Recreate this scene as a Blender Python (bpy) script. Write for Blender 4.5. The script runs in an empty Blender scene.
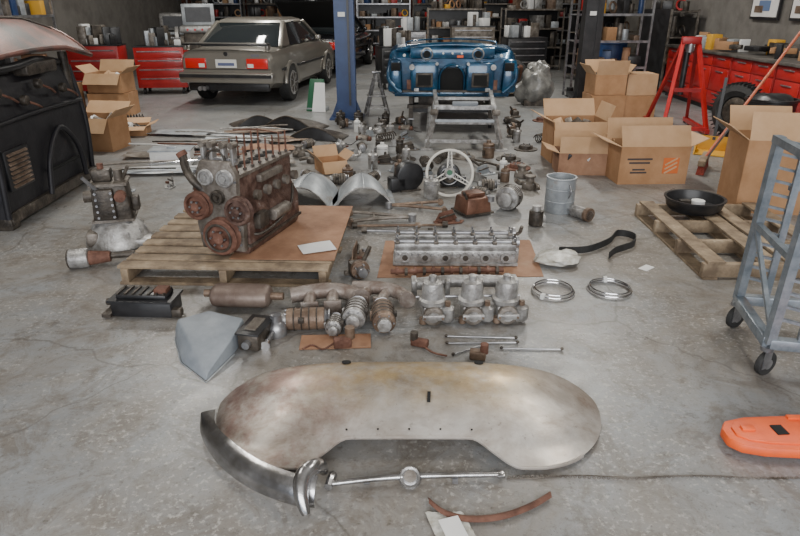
import bpy, bmesh, math, random
from mathutils import Matrix, Vector, Euler, noise
random.seed(7)
R=math.radians
# ---------------------------------------------------------------- materials
_m={}
def M(name,c1,c2=None,c3=None,scale=8,rough=.5,metal=0.0,bump=0.0,bscale=60,lo=.38,hi=.62,detail=6,alpha=1,coat=0,emit=0):
    if name in _m: return _m[name]
    m=bpy.data.materials.new(name); m.use_nodes=True; nt=m.node_tree; N=nt.nodes; L=nt.links
    bs=N['Principled BSDF']; bs.inputs['Roughness'].default_value=rough; bs.inputs['Metallic'].default_value=metal
    bs.inputs['Base Color'].default_value=(*c1,1)
    bs.inputs['Coat Weight'].default_value=coat
    tc=N.new('ShaderNodeTexCoord')
    if c2:
        n=N.new('ShaderNodeTexNoise'); n.inputs['Scale'].default_value=scale; n.inputs['Detail'].default_value=detail; n.inputs['Roughness'].default_value=.65
        L.new(tc.outputs['Object'],n.inputs['Vector'])
        r=N.new('ShaderNodeValToRGB'); e=r.color_ramp.elements
        e[0].position=lo; e[0].color=(*c1,1); e[1].position=hi; e[1].color=(*c2,1)
        if c3:
            x=e.new(min(hi+.12,1)); x.color=(*c3,1)
        L.new(n.outputs['Fac'],r.inputs['Fac']); L.new(r.outputs['Color'],bs.inputs['Base Color'])
    if bump:
        n2=N.new('ShaderNodeTexNoise'); n2.inputs['Scale'].default_value=bscale; n2.inputs['Detail'].default_value=4
        L.new(tc.outputs['Object'],n2.inputs['Vector'])
        b=N.new('ShaderNodeBump'); b.inputs['Strength'].default_value=bump; b.inputs['Distance'].default_value=.01
        L.new(n2.outputs['Fac'],b.inputs['Height']); L.new(b.outputs['Normal'],bs.inputs['Normal'])
    if emit:
        bs.inputs['Emission Color'].default_value=(*c1,1); bs.inputs['Emission Strength'].default_value=emit
    if alpha<1: bs.inputs['Alpha'].default_value=alpha
    _m[name]=m; return m
ALU=M('cast_aluminium',(.20,.19,.18),(.43,.425,.415),(.60,.59,.57),scale=14,rough=.42,metal=.55,bump=.3,bscale=90)
ALUD=M('dirty_aluminium',(.085,.07,.055),(.23,.205,.18),(.39,.375,.35),scale=9,rough=.5,metal=.45,bump=.4,bscale=70)
STEEL=M('steel',(.20,.20,.21),(.36,.36,.37),scale=10,rough=.35,metal=.75)
CHROME=M('chrome',(.66,.66,.67),(.48,.48,.50),scale=6,rough=.17,metal=1.0)
OCHROME=M('tarnished_chrome',(.26,.25,.24),(.50,.50,.51),(.68,.68,.69),scale=9,rough=.25,metal=.95,bump=.08,bscale=30)
RUST=M('rusted_iron',(.085,.035,.022),(.18,.085,.058),(.27,.17,.13),scale=12,rough=.75,metal=.15,bump=.5)
IRON=M('greasy_iron',(.028,.023,.019),(.09,.075,.06),(.19,.165,.145),scale=11,rough=.5,metal=.35,bump=.4)
BLACK=M('black_paint',(.010,.010,.011),(.024,.024,.026),scale=7,rough=.38)
RUBBER=M('rubber',(.014,.014,.014),(.026,.026,.026),scale=20,rough=.7)
DARK=M('dark_void',(.006,.006,.006),rough=.9)
CARD=M('cardboard',(.32,.17,.08),(.40,.225,.115),scale=4,rough=.85,bump=.05)
CARDR=M('cardboard_stained',(.22,.11,.06),(.35,.195,.115),(.39,.25,.165),scale=3,rough=.7)
CARDL=M('cardboard_light',(.42,.26,.14),(.48,.31,.18),scale=4,rough=.85)
WOOD=M('pallet_wood',(.14,.10,.065),(.31,.235,.155),(.42,.345,.25),scale=7,rough=.8,bump=.3,bscale=40)
RED=M('red_enamel',(.36,.012,.012),(.46,.02,.018),scale=3,rough=.35,coat=.3)
REDD=M('red_cabinet',(.24,.010,.010),(.32,.015,.015),scale=3,rough=.4)
BLUEP=M('blue_post_paint',(.010,.028,.095),(.018,.045,.13),scale=4,rough=.4)
PAPER=M('paper',(.72,.72,.70),(.62,.62,.62),scale=3,rough=.8)
WHITE=M('white_plastic',(.62,.62,.60),rough=.4)
GREYP=M('grey_primer',(.17,.19,.215),(.24,.265,.29),scale=6,rough=.5,bump=.05)
GREYB=M('shell_grey',(.27,.29,.31),(.40,.43,.45),(.30,.22,.16),scale=7,rough=.45,metal=.4,lo=.4,hi=.6)
CARTB=M('cart_blue_grey',(.15,.18,.21),(.26,.29,.32),scale=12,rough=.4,metal=.45)
ORANGE=M('orange_plastic',(.85,.12,.015),(.70,.09,.015),(.55,.10,.03),scale=6,rough=.5)
YEL=M('yellow_plastic',(.60,.32,.03),rough=.5)
BRONZE=M('brown_metal',(.10,.065,.045),(.22,.155,.11),(.35,.30,.25),scale=10,rough=.5,metal=.4,bump=.3)
COPPER=M('copper_brown_paint',(.10,.045,.028),(.20,.10,.065),scale=8,rough=.45,metal=.4)
CARPAINT=M('grey_bronze_car_paint',(.225,.21,.185),(.245,.23,.20),scale=2,rough=.3,metal=.45,coat=.6)
BLKPAINT=M('black_car_paint',(.01,.01,.012),rough=.15,coat=.7)
GLASS=M('dark_car_glass',(.02,.025,.028),rough=.06,coat=.5)
TAIL=M('tail_lamp_red',(.55,.015,.012),rough=.2,coat=.5)
BLUEB=M('blue_body_paint',(.004,.03,.07),(.010,.075,.15),(.06,.17,.27),scale=6,rough=.27,metal=.3,coat=.5,bump=.25,bscale=9)
BAG=M('clear_plastic_bag',(.66,.66,.62),(.42,.40,.34),scale=18,rough=.25,bump=.6,bscale=40,alpha=.8)
GREEN=M('green_paint',(.02,.10,.05),rough=.4)
BRICK=M('brick_red_wall',(.07,.025,.018),(.12,.045,.03),scale=14,rough=.85)
LAMP=M('tube_lamp',(1,.98,.93),rough=.5,emit=6)
def panel_mat():
    m=bpy.data.materials.new('patina_bare_steel'); m.use_nodes=True; nt=m.node_tree; N=nt.nodes; L=nt.links
    bs=N['Principled BSDF']; bs.inputs['Metallic'].default_value=.6; bs.inputs['Roughness'].default_value=.40
    tc=N.new('ShaderNodeTexCoord')
    def noi(s,d=6,r=.6,dist=0,vec=None):
        n=N.new('ShaderNodeTexNoise'); n.inputs['Scale'].default_value=s; n.inputs['Detail'].default_value=d; n.inputs['Roughness'].default_value=r; n.inputs['Distortion'].default_value=dist
        L.new(vec or tc.outputs['Object'],n.inputs['Vector']); return n
    def ramp(src,stops):
        r=N.new('ShaderNodeValToRGB'); e=r.color_ramp.elements
        e[0].position,e[0].color=stops[0][0],(*stops[0][1],1); e[1].position,e[1].color=stops[1][0],(*stops[1][1],1)
        for p,c in stops[2:]:
            x=e.new(p); x.color=(*c,1)
        L.new(src,r.inputs['Fac']); return r.outputs['Color']
    def mix(f,a,b):
        x=N.new('ShaderNodeMix'); x.data_type='RGBA'
        L.new(f,x.inputs['Factor']); L.new(a,x.inputs['A']); L.new(b,x.inputs['B']); return x.outputs['Result']
    mpn=N.new('ShaderNodeMapping'); mpn.inputs['Scale'].default_value=(.8,1.2,1); mpn.inputs['Rotation'].default_value=(0,0,.5); L.new(tc.outputs['Object'],mpn.inputs['Vector'])
    base=ramp(noi(5,10,.72,.3,mpn.outputs['Vector']).outputs['Fac'],[(.34,(.27,.22,.18)),(.48,(.43,.385,.34)),(.66,(.58,.55,.51))])
    och=ramp(noi(22,7,.7).outputs['Fac'],[(.35,(.30,.20,.08)),(.65,(.46,.34,.17))])
    red=ramp(noi(18,7,.7).outputs['Fac'],[(.35,(.17,.085,.07)),(.65,(.33,.22,.185))])
    sep=N.new('ShaderNodeSeparateXYZ'); L.new(tc.outputs['Object'],sep.inputs[0])
    def mp(src,a,b,c=0,d=1):
        x=N.new('ShaderNodeMapRange'); x.interpolation_type='SMOOTHSTEP'
        x.inputs['From Min'].default_value=a; x.inputs['From Max'].default_value=b; x.inputs['To Min'].default_value=c; x.inputs['To Max'].default_value=d
        L.new(src,x.inputs['Value']); return x.outputs['Result']
    def mul(a,b):
        x=N.new('ShaderNodeMath'); x.operation='MULTIPLY'; L.new(a,x.inputs[0]); L.new(b,x.inputs[1]); return x.outputs[0]
    band=mul(mul(mp(sep.outputs['Y'],-.28,.0),mp(sep.outputs['X'],-.65,-.25)),mp(sep.outputs['X'],.66,.3))
    ofac=mul(band,mp(noi(4,7,.7).outputs['Fac'],.34,.56,.15,.9))
    rfac=mul(mp(sep.outputs['X'],-.1,-.55),mp(noi(5,7,.7).outputs['Fac'],.40,.60,0,.85))
    c=mix(ofac,base,och); c=mix(rfac,c,red)
    sp=ramp(noi(50,4,.7).outputs['Fac'],[(.3,(.12,.08,.055)),(.31,(.12,.08,.055))])
    c=mix(mp(noi(45,5,.7).outputs['Fac'],.60,.72,0,.5),c,sp)
    L.new(c,bs.inputs['Base Color'])
    L.new(mp(noi(7,7,.7).outputs['Fac'],.3,.7,.30,.52),bs.inputs['Roughness'])
    b=N.new('ShaderNodeBump'); b.inputs['Strength'].default_value=.15; b.inputs['Distance'].default_value=.01
    L.new(noi(10,4).outputs['Fac'],b.inputs['Height']); L.new(b.outputs['Normal'],bs.inputs['Normal'])
    return m
PANEL=panel_mat()
RH=M('rust_and_old_paint',(.03,.022,.02),(.16,.05,.032),(.28,.15,.11),scale=3.5,rough=.42,metal=.2,bump=.2)
def floor_mat():
    m=bpy.data.materials.new('painted_concrete'); m.use_nodes=True; nt=m.node_tree; N=nt.nodes; L=nt.links
    bs=N['Principled BSDF']; tc=N.new('ShaderNodeTexCoord')
    def noi(s,d=6,r=.6,dist=0):
        n=N.new('ShaderNodeTexNoise'); n.inputs['Scale'].default_value=s; n.inputs['Detail'].default_value=d; n.inputs['Roughness'].default_value=r; n.inputs['Distortion'].default_value=dist
        L.new(tc.outputs['Object'],n.inputs['Vector']); return n.outputs['Fac']
    def mp(src,a,b,c=0,d=1):
        x=N.new('ShaderNodeMapRange'); x.inputs['From Min'].default_value=a; x.inputs['From Max'].default_value=b; x.inputs['To Min'].default_value=c; x.inputs['To Max'].default_value=d
        L.new(src,x.inputs['Value']); return x.outputs['Result']
    def mul(a,b):
        x=N.new('ShaderNodeMath'); x.operation='MULTIPLY'; L.new(a,x.inputs[0]); L.new(b,x.inputs[1]); return x.outputs[0]
    def mixc(f,a,col):
        x=N.new('ShaderNodeMix'); x.data_type='RGBA'; L.new(f,x.inputs['Factor']); L.new(a,x.inputs['A']); x.inputs['B'].default_value=(*col,1); return x.outputs['Result']
    r=N.new('ShaderNodeValToRGB'); e=r.color_ramp.elements
    e[0].position=.3; e[0].color=(.17,.18,.19,1); e[1].position=.7; e[1].color=(.27,.28,.285,1)
    L.new(noi(1.3,10,.7,.4),r.inputs['Fac'])
    c=r.outputs['Color']
    sep=N.new('ShaderNodeSeparateXYZ'); L.new(tc.outputs['Object'],sep.inputs[0])
    near=mp(sep.outputs['Y'],9,3.5,.4,1)
    c=mixc(mul(near,mp(noi(.8,9,.75,.6),.40,.60,0,.8)),c,(.195,.165,.13))
    c=mixc(mul(near,mp(noi(4,10,.8,.8),.48,.60,0,.75)),c,(.125,.105,.085))
    c=mixc(mul(near,mp(noi(2.2,8,.8,.3),.56,.63,0,.55)),c,(.09,.075,.062))
    c=mixc(mul(mp(noi(42,5,.65),.54,.62,0,.65),mp(noi(1.6,5,.7),.44,.56)),c,(.42,.405,.375))
    c=mixc(mul(near,mp(noi(20,8,.8),.56,.66,0,.8)),c,(.08,.068,.056))
    c=mixc(mp(noi(90,3,.6),.62,.70,0,.6),c,(.055,.05,.045))
    dn=N.new('ShaderNodeTexNoise'); dn.inputs['Scale'].default_value=3; dn.inputs['Detail'].default_value=6
    L.new(tc.outputs['Object'],dn.inputs['Vector'])
    va=N.new('ShaderNodeVectorMath'); va.operation='MULTIPLY_ADD'; va.inputs[1].default_value=(.35,.35,0)
    L.new(dn.outputs['Color'],va.inputs[0]); L.new(tc.outputs['Object'],va.inputs[2])
    vo=N.new('ShaderNodeTexVoronoi'); vo.feature='DISTANCE_TO_EDGE'; vo.inputs['Scale'].default_value=.55
    L.new(va.outputs[0],vo.inputs['Vector'])
    c=mixc(mp(vo.outputs['Distance'],.0,.006,.6,0),c,(.07,.06,.05))
    L.new(c,bs.inputs['Base Color'])
    L.new(mp(noi(4,7,.7),.3,.7,.24,.48),bs.inputs['Roughness'])
    b=N.new('ShaderNodeBump'); b.inputs['Strength'].default_value=.35; b.inputs['Distance'].default_value=.004
    L.new(noi(30,6,.7),b.inputs['Height']); L.new(b.outputs['Normal'],bs.inputs['Normal'])
    return m
# ---------------------------------------------------------------- builder
def cr(pts,n=8,closed=False):
    P=[Vector(p) for p in pts]; out=[]; k=len(P); rng=range(k if closed else k-1)
    for i in rng:
        if closed: a,b,c,d=P[(i-1)%k],P[i],P[(i+1)%k],P[(i+2)%k]
        else: a,b,c,d=P[max(i-1,0)],P[i],P[i+1],P[min(i+2,k-1)]
        for j in range(n):
            t=j/n; out.append(.5*((2*b)+(-a+c)*t+(2*a-5*b+4*c-d)*t*t+(-a+3*b-3*c+d)*t**3))
    if not closed: out.append(P[-1])
    return out
class B:
    def __init__(s): s.bm=bmesh.new(); s.mats=[]
    def _m(s,tb,mat,loc=(0,0,0),rot=(0,0,0),bev=0):
        if bev:
            ed=[e for e in tb.edges if len(e.link_faces)==2 and e.calc_face_angle(0)>.7]
            if ed: bmesh.ops.bevel(tb,geom=ed,offset=bev,segments=2,affect='EDGES',profile=.5)
        if mat not in s.mats: s.mats.append(mat)
        i=s.mats.index(mat)
        for f in tb.faces: f.material_index=i; f.smooth=True
        bmesh.ops.transform(tb,matrix=Matrix.Translation(Vector(loc))@Euler(rot).to_matrix().to_4x4(),verts=tb.verts)
        me=bpy.data.meshes.new('t'); tb.to_mesh(me); tb.free(); s.bm.from_mesh(me); bpy.data.meshes.remove(me); return s
    def box(s,sx,sy,sz,loc,mat,rot=(0,0,0),bev=0,top=None):
        tb=bmesh.new(); bmesh.ops.create_cube(tb,size=1)
        for v in tb.verts:
            k=top if (top and v.co.z>0) else (1,1)
            v.co=Vector((v.co.x*sx*k[0],v.co.y*sy*k[1],v.co.z*sz))
        return s._m(tb,mat,loc,rot,bev)
    def cyl(s,r,h,loc,mat,axis='z',r2=None,seg=20,bev=0,rot=None):
        tb=bmesh.new(); bmesh.ops.create_cone(tb,cap_ends=True,segments=seg,radius1=r,radius2=r if r2 is None else r2,depth=h)
        if rot is None: rot={'z':(0,0,0),'x':(0,R(90),0),'y':(R(90),0,0)}[axis]
        return s._m(tb,mat,loc,rot,bev)
    def rod(s,a,b,r,mat,seg=8,r2=None):
        a=Vector(a); b=Vector(b); d=b-a
        q=d.to_track_quat('Z','Y').to_euler()
        tb=bmesh.new(); bmesh.ops.create_cone(tb,cap_ends=True,segments=seg,radius1=r,radius2=r if r2 is None else r2,depth=d.length)
        return s._m(tb,mat,(a+b)/2,q)
    def bar(s,a,b,w,h,mat,bev=0):
        a=Vector(a); b=Vector(b); d=b-a; q=d.to_track_quat('Y','Z').to_euler()
        tb=bmesh.new(); bmesh.ops.create_cube(tb,size=1)
        for v in tb.verts: v.co=Vector((v.co.x*w,v.co.y*d.length,v.co.z*h))
        return s._m(tb,mat,(a+b)/2,q,bev)
    def sph(s,r,loc,mat,sc=(1,1,1),rot=(0,0,0),jit=0,sub=3):
        tb=bmesh.new(); bmesh.ops.create_icosphere(tb,subdivisions=sub,radius=r)
        off=Vector((random.random()*9,random.random()*9,0))
        for v in tb.verts:
            k=1+jit*noise.noise(v.co*(3/r)*.6+off) if jit else 1
            v.co=Vector((v.co.x*sc[0]*k,v.co.y*sc[1]*k,v.co.z*sc[2]*k))
        return s._m(tb,mat,loc,rot)
    def tube(s,pts,r,mat,seg=10,closed=False,smooth=6,loc=(0,0,0),rot=(0,0,0)):
        P=cr(pts,smooth,closed) if smooth else [Vector(p) for p in pts]
        n=len(P); tb=bmesh.new(); rings=[]; up=None
        for i,p in enumerate(P):
            t=(P[(i+1)%n]-P[i-1]) if closed else (P[min(i+1,n-1)]-P[max(i-1,0)])
            t.normalize()
            if up is None:
                up=Vector((0,0,1)) if abs(t.z)<.9 else Vector((1,0,0))
            up=(up-t*up.dot(t)).normalized(); sd=t.cross(up)
            rr=r(i/(n-1)) if callable(r) else r
            rings.append([tb.verts.new(p+(up*math.cos(2*math.pi*k/seg)+sd*math.sin(2*math.pi*k/seg))*rr) for k in range(seg)])
        for i in range(n if closed else n-1):
            a=rings[i]; b=rings[(i+1)%n]
            for k in range(seg): tb.faces.new((a[k],a[(k+1)%seg],b[(k+1)%seg],b[k]))
        if not closed: tb.faces.new(rings[0][::-1]); tb.faces.new(rings[-1])
        bmesh.ops.recalc_face_normals(tb,faces=tb.faces)
        return s._m(tb,mat,loc,rot)
    def torus(s,Rr,r,loc,mat,rot=(0,0,0),seg=32,sc=(1,1)):
        pts=[(Rr*sc[0]*math.cos(2*math.pi*i/seg),Rr*sc[1]*math.sin(2*math.pi*i/seg),0) for i in range(seg)]
        return s.tube(pts,r,mat,8,True,0,loc,rot)
    def lathe(s,prof,loc,mat,rot=(0,0,0),seg=28):
        tb=bmesh.new(); rings=[]
        for (r,z) in prof:
            rings.append([tb.verts.new((max(r,1e-4)*math.cos(2*math.pi*k/seg),max(r,1e-4)*math.sin(2*math.pi*k/seg),z)) for k in range(seg)])
        for a,b in zip(rings,rings[1:]):
            for k in range(seg): tb.faces.new((a[k],a[(k+1)%seg],b[(k+1)%seg],b[k]))
        tb.faces.new(rings[0][::-1]); tb.faces.new(rings[-1])
        return s._m(tb,mat,loc,rot)
    def prism(s,poly,h,loc,mat,rot=(0,0,0),bev=0):
        tb=bmesh.new(); a=[tb.verts.new((x,y,0)) for x,y in poly]; f=tb.faces.new(a)
        e=bmesh.ops.extrude_face_region(tb,geom=[f]); vs=[v for v in e['geom'] if isinstance(v,bmesh.types.BMVert)]
        for v in vs: v.co.z+=h
        bmesh.ops.recalc_face_normals(tb,faces=tb.faces)
        return s._m(tb,mat,loc,rot,bev)
    def surf(s,fn,nu,nv,mat,th=.004,loc=(0,0,0),rot=(0,0,0)):
        tb=bmesh.new(); g=[[tb.verts.new(fn(i/nu,j/nv)) for j in range(nv+1)] for i in range(nu+1)]
        for i in range(nu):
            for j in range(nv): tb.faces.new((g[i][j],g[i+1][j],g[i+1][j+1],g[i][j+1]))
        bmesh.ops.recalc_face_normals(tb,faces=tb.faces)
        if th: bmesh.ops.solidify(tb,geom=tb.faces[:],thickness=th)
        return s._m(tb,mat,loc,rot)
    def loft(s,rings,mat,loc=(0,0,0),rot=(0,0,0),bev=0):
        tb=bmesh.new(); V=[[tb.verts.new(p) for p in r] for r in rings]; n=len(V[0])
        for a,b in zip(V,V[1:]):
            for k in range(n): tb.faces.new((a[k],a[(k+1)%n],b[(k+1)%n],b[k]))
        tb.faces.new(V[0][::-1]); tb.faces.new(V[-1]); bmesh.ops.recalc_face_normals(tb,faces=tb.faces)
        return s._m(tb,mat,loc,rot,bev)
    def done(s,name,loc=(0,0,0),rz=0,rot=None,sharp=38,sc=1):
        me=bpy.data.meshes.new(name); s.bm.to_mesh(me); s.bm.free()
        for m in s.mats: me.materials.append(m)
        me.set_sharp_from_angle(angle=R(sharp))
        o=bpy.data.objects.new(name,me); bpy.context.collection.objects.link(o)
        o.location=loc; o.rotation_euler=rot if rot else (0,0,R(rz)); o.scale=(sc,sc,sc); return o
# ---------------------------------------------------------------- room
XL,XR,YF,YB,ZC=-6.8,5.7,-3.5,21.0,4.2
WALLM=M('painted_block_wall',(.12,.11,.10),(.17,.16,.145),scale=3,rough=.8)
B().box(XR-XL,YB-YF+4,.1,((XL+XR)/2,(YB+YF-4)/2,-.05),floor_mat()).done('floor')
B().box(.15,YB-YF,ZC,(XL-.075,(YB+YF)/2,ZC/2),WALLM).done('wall_left')
B().box(.15,YB-YF,ZC,(XR+.075,(YB+YF)/2,ZC/2),WALLM).done('wall_right')
B().box(XR-XL,.15,ZC,((XL+XR)/2,YB+.075,ZC/2),BRICK).done('wall_back')
w=B(); w.box(1.8,.15,ZC,(XL+.9,YF-.075,ZC/2),WALLM); w.box(1.2,.15,ZC,(XR-.6,YF-.075,ZC/2),WALLM)
w.box(XR-XL-3,.15,.5,((XL+XR)/2+.3,YF-.075,ZC-.25),WALLM); w.done('wall_front')
B().box(XR-XL,YB-YF,.1,((XL+XR)/2,(YB+YF)/2,ZC+.05),M('ceiling_white',(.45,.44,.42),rough=.9)).done('ceiling')
# ---------------------------------------------------------------- foreground car panel
def smooth01(t): t=max(0,min(1,t)); return t*t*(3-2*t)
def valance():
    b=B()
    def yb(x):
        a=abs(x); return .15*max(0,1-((a-.56)/.25)**2.2)**.5-.01*(a/.8)**2 if a>.56 else .15-.01*(a/.8)**2
    def yf(x):
        a=abs(x); return -.41*math.sqrt(max(0,1-((a-.46)/.35)**2.0)) if a>.46 else -.41
    def zc(x): return .13*(1-(abs(x)/.815)**4)
    def vm(x):
        a=abs(x); return 1-.19*(1-smooth01((a-.23)/.19))
    def pos(x,v):
        y=yb(x)+(yf(x)-yb(x))*v
        z=zc(x)*(1-.88*v**2.2)+.05*math.sin(math.pi*min(1,v*1.15))*(1-(abs(x)/.81)**2.5)-.02*max(0,1-v/.06)**2+.012
        return Vector((x,y,z))
    def f(u,v):
        x=.809*math.sin((u*2-1)*math.pi/2); return pos(x,v*vm(x))
    b.surf(f,90,34,PANEL,.005)
    lip=[pos(x,vm(x))+Vector((0,0,-.003)) for x in [(-.66+1.32*i/60) for i in range(61)]]
    b.tube(lip,.007,PANEL,6,False,0)
    fl=[pos(x,0) for x in [(-.70+1.4*i/50) for i in range(51)]]
    def g(u,v):
        p=fl[min(50,int(round(u*50)))]; return Vector((p.x,p.y+.004-.02*v,p.z*(1-v*.9)))
    b.surf(g,50,3,PANEL,.003)
    for x in (-.27,.31):
        p=pos(x,.07); b.cyl(.02,.004,(p.x,p.y,p.z+.005),DARK,seg=16,rot=(R(-12),0,0))
    p=pos(.08,.55); b.box(.013,.055,.004,(p.x,p.y,p.z+.005),DARK,rot=(R(12),0,R(-4)))
    for i in range(5):
        x=-.24+.12*i; p=pos(x,vm(x)-.04); b.cyl(.004,.003,(p.x,p.y,p.z+.005),DARK,seg=8)
    b.done('car_front_valance_panel',(.035,2.225,0))
valance()
b=B()
base=cr([(-.80,2.12,.05),(-.765,2.0,.04),(-.67,1.865,.035),(-.53,1.745,.033),(-.38,1.67,.033),(-.29,1.65,.036)],8)
def bf(u,v):
    i=min(len(base)-1,int(round(u*(len(base)-1)))); p=base[i]; q=base[min(i+1,len(base)-1)]-base[max(i-1,0)]; q.normalize()
    nrm=Vector((q.y,-q.x,0)); k=min(1,(.12+u*2.2)); a=(v-.5)*2.6
    return p+nrm*(math.cos(a)*.035-.02)+Vector((0,0,math.sin(a)*.095*k*.5+.018*k))-nrm*(v-.5)*.055
b.surf(bf,len(base)-1,12,OCHROME,.003)
b.done('chrome_quarter_bumper')
b=B()
b.tube([(-.315,1.59,.02),(-.335,1.63,.07),(-.335,1.68,.10),(-.31,1.72,.105),(-.285,1.76,.08),(-.275,1.785,.03)],lambda t:.013+.018*math.sin(math.pi*min(1,max(0,t)))**.8,OCHROME,14)
b.done('bumper_overrider')
b=B()
b.tube([(-.26,1.735,.02),(-.1,1.75,.03),(.036,1.758,.035),(.2,1.77,.03),(.37,1.785,.02)],lambda t:.0115-.004*abs(t-.5),OCHROME,10)
b.lathe([(.038,0),(.042,.006),(.036,.014),(.028,.012),(.026,.016),(.012,.019),(0,.02)],(.036,1.755,.03),OCHROME,rot=(R(35),0,0))
b.cyl(.022,.006,(.036,1.747,.045),ALUD,rot=(R(35),0,0))
b.box(.03,.03,.014,(.368,1.785,.02),OCHROME,bev=.004)
for s_ in(-.12,.2): b.box(.02,.012,.02,(s_,1.762,.012),STEEL)
b.tube([(-.255,1.72,.02),(-.25,1.76,.02),(-.245,1.79,.012)],.016,OCHROME,8)
b.done('grille_motif_bar')
b=B()
pp=cr([(.10,1.665,.012),(.15,1.61,.012),(.23,1.582,.012),(.34,1.592,.012),(.45,1.637,.014),(.53,1.69,.016)],6)
b.surf(lambda u,v:pp[int(round(u*(len(pp)-1)))]+Vector((0,(v-.5)*.030,.006*math.sin(v*3.14))),len(pp)-1,4,RUST,.004)
b.done('rusty_bracket_strap')
b=B(); b.surf(lambda u,v:Vector((.11+u*.13-.05*(v-.5),1.45+v*.165,.006+.012*abs(noise.noise(Vector((u*5,v*5,0)))))),12,12,BAG,.002)
b.box(.07,.10,.001,(.175,1.53,.02),PAPER,rot=(0,0,.3)); b.done('plastic_parts_bag')
b=B(); b.tube([(.39,1.78,.003),(.5,1.785,.003),(.65,1.80,.003),(.85,1.79,.003),(1.1,1.80,.003),(1.35,1.785,.003),(1.6,1.79,.003)],.0018,ALUD,6,False,10)
for k in range(62): b.torus(.0055,.0014,(.40+k*.0172,1.786+.006*math.sin(k*.2),.0065),ALUD,rot=(R(90*(k%2)),0,0),seg=8)
b.done('steel_chain')
b=B()
out=[(-.06,-.05),(-.02,-.09),(.06,-.11),(.5,-.13),(.9,-.14),(.9,.14),(.5,.13),(.06,.09),(-.03,.06),(-.06,.01)]
b.prism(out,.045,(0,0,.02),ORANGE,bev=.014); b.prism([(x*.93+.03,y*.75) for x,y in out],.012,(0,0,.062),ORANGE,bev=.004)
b.box(.045,.055,.006,(.15,-.01,.076),DARK,rot=(0,0,.1)); b.box(.05,.03,.012,(.03,-.005,.078),ORANGE,bev=.004); b.bar((.22,-.07,.078),(.85,-.08,.078),.02,.01,ORANGE); b.bar((.22,.07,.078),(.85,.08,.078),.02,.01,ORANGE)
for x in(.1,.7):
    for y in(-.06,.06): b.cyl(.015,.02,(x,y,.015),RUBBER,'x')
b.done('mechanics_creeper',(1.325,1.985,0),-2)
# ---------------------------------------------------------------- pallets
def pallet(name,loc,W,D,planks,dirx=True,rz=0,st=3):
    b=B()
    if dirx:
        for i in range(st):
            x=-W/2+.04+(W-.08)*i/(st-1); b.box(.045,D,.088,(x,0,.06),WOOD,bev=.003)
        for y in planks: b.box(W,.092,.018,(random.uniform(-.01,.01),y,.113),WOOD,rot=(0,0,random.uniform(-.01,.01)),bev=.002)
        for y in(-D/2+.05,0,D/2-.05): b.box(W,.09,.015,(0,y,.0085),WOOD)
    else:
        for i in range(st):
            y=-D/2+.03+(D-.06)*i/(st-1); b.box(W,.045,.088,(0,y,.06),WOOD,bev=.003)
        for x in planks: b.box(.11,D,.018,(x,random.uniform(-.03,.03),.113),WOOD,rot=(0,0,random.uniform(-.04,.04)),bev=.002)
        for x in(-W/2+.05,0,W/2-.05): b.box(.09,D,.015,(x,0,.0085),WOOD)
    return b.done(name,loc,rz)
pallet('wooden_pallet',(-1.06,4.08,0),1.30,1.24,[-.565,-.45,-.31,-.17,-.03,.11,.25,.39,.56],rz=-2)
pallet('wooden_pallet',(2.37,4.20,0),.92,1.30,[-.38,-.02,.12,.42],dirx=False,rz=-1,st=4)
b=B(); b.surf(lambda u,v:Vector((-.33+.66*u,-.56+1.12*v,.006*noise.noise(Vector((u*3,v*3,2)))+.004)),10,12,CARDR,.004); b.done('cardboard_sheet',(-.72,4.14,.128),-2)
b=B(); b.surf(lambda u,v:Vector((-.11+.22*u,-.08+.16*v,.006*math.sin(u*2)*v)),6,6,PAPER,.001); b.done('paper_sheet',(-.54,3.76,.142),22)
b=B(); b.surf(lambda u,v:Vector((-.52+1.06*u+.05*v,-.30+.66*v,.002+.003*abs(noise.noise(Vector((u*3,v*3,2)))))),14,10,CARDR,.004); b.done('cardboard_sheet',(.37,3.90,.002),1)
# ---------------------------------------------------------------- engine block
ENG=M('engine_dirty_paint',(.06,.03,.023),(.155,.095,.075),(.30,.27,.25),scale=13,rough=.5,metal=.35,bump=.5)
b=B()
b.loft([[(-.15,y,.0),(.15,y,.0),(.17,y,.06),(.17,y,.22),(.125,y,.30),(.125,y,.50),(-.125,y,.50),(-.125,y,.30),(-.17,y,.22),(-.17,y,.06)] for y in(0,.7)],ENG,bev=.008)
b.box(.36,.72,.018,(0,.35,.06),IRON); b.box(.27,.70,.02,(0,.35,.50),ALUD)
for i in range(6):
    y=.09+i*.105; b.cyl(.043,.012,(0,y,.508),IRON,seg=20); b.cyl(.036,.014,(0,y,.51),DARK,seg=20)
for i in range(8):
    for x in(-.105,.105): b.rod((x,.03+i*.093,.5),(x,.03+i*.093,.66),.006,RUST); b.cyl(.012,.014,(x,.03+i*.093,.52),IRON,seg=6)
b.prism([(-.15,.03),(.15,.03),(.16,.2),(.13,.3),(.14,.52),(.10,.60),(-.10,.60),(-.14,.52),(-.13,.3),(-.17,.2)],.05,(0,.0,0),ALUD,rot=(R(90),0,0),bev=.01)
def pulley(b,x,z,r,m,y=-.05,d=.05):
    b.lathe([(r*.9,0),(r,.006),(r*.85,d*.4),(r*.98,d*.8),(r*.9,d),(r*.72,d),(r*.66,d*.6),(r*.34,d*.6),(r*.3,d*1.1),(.0,d*1.1)],(x,y,z),m,rot=(R(90),0,0))
pulley(b,.02,.135,.12,RUST,d=.07); b.torus(.085,.008,(.02,-.122,.135),IRON,rot=(R(90),0,0))
pulley(b,-.125,.32,.09,RUST,d=.06); pulley(b,.155,.31,.09,ENG,d=.06)
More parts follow.
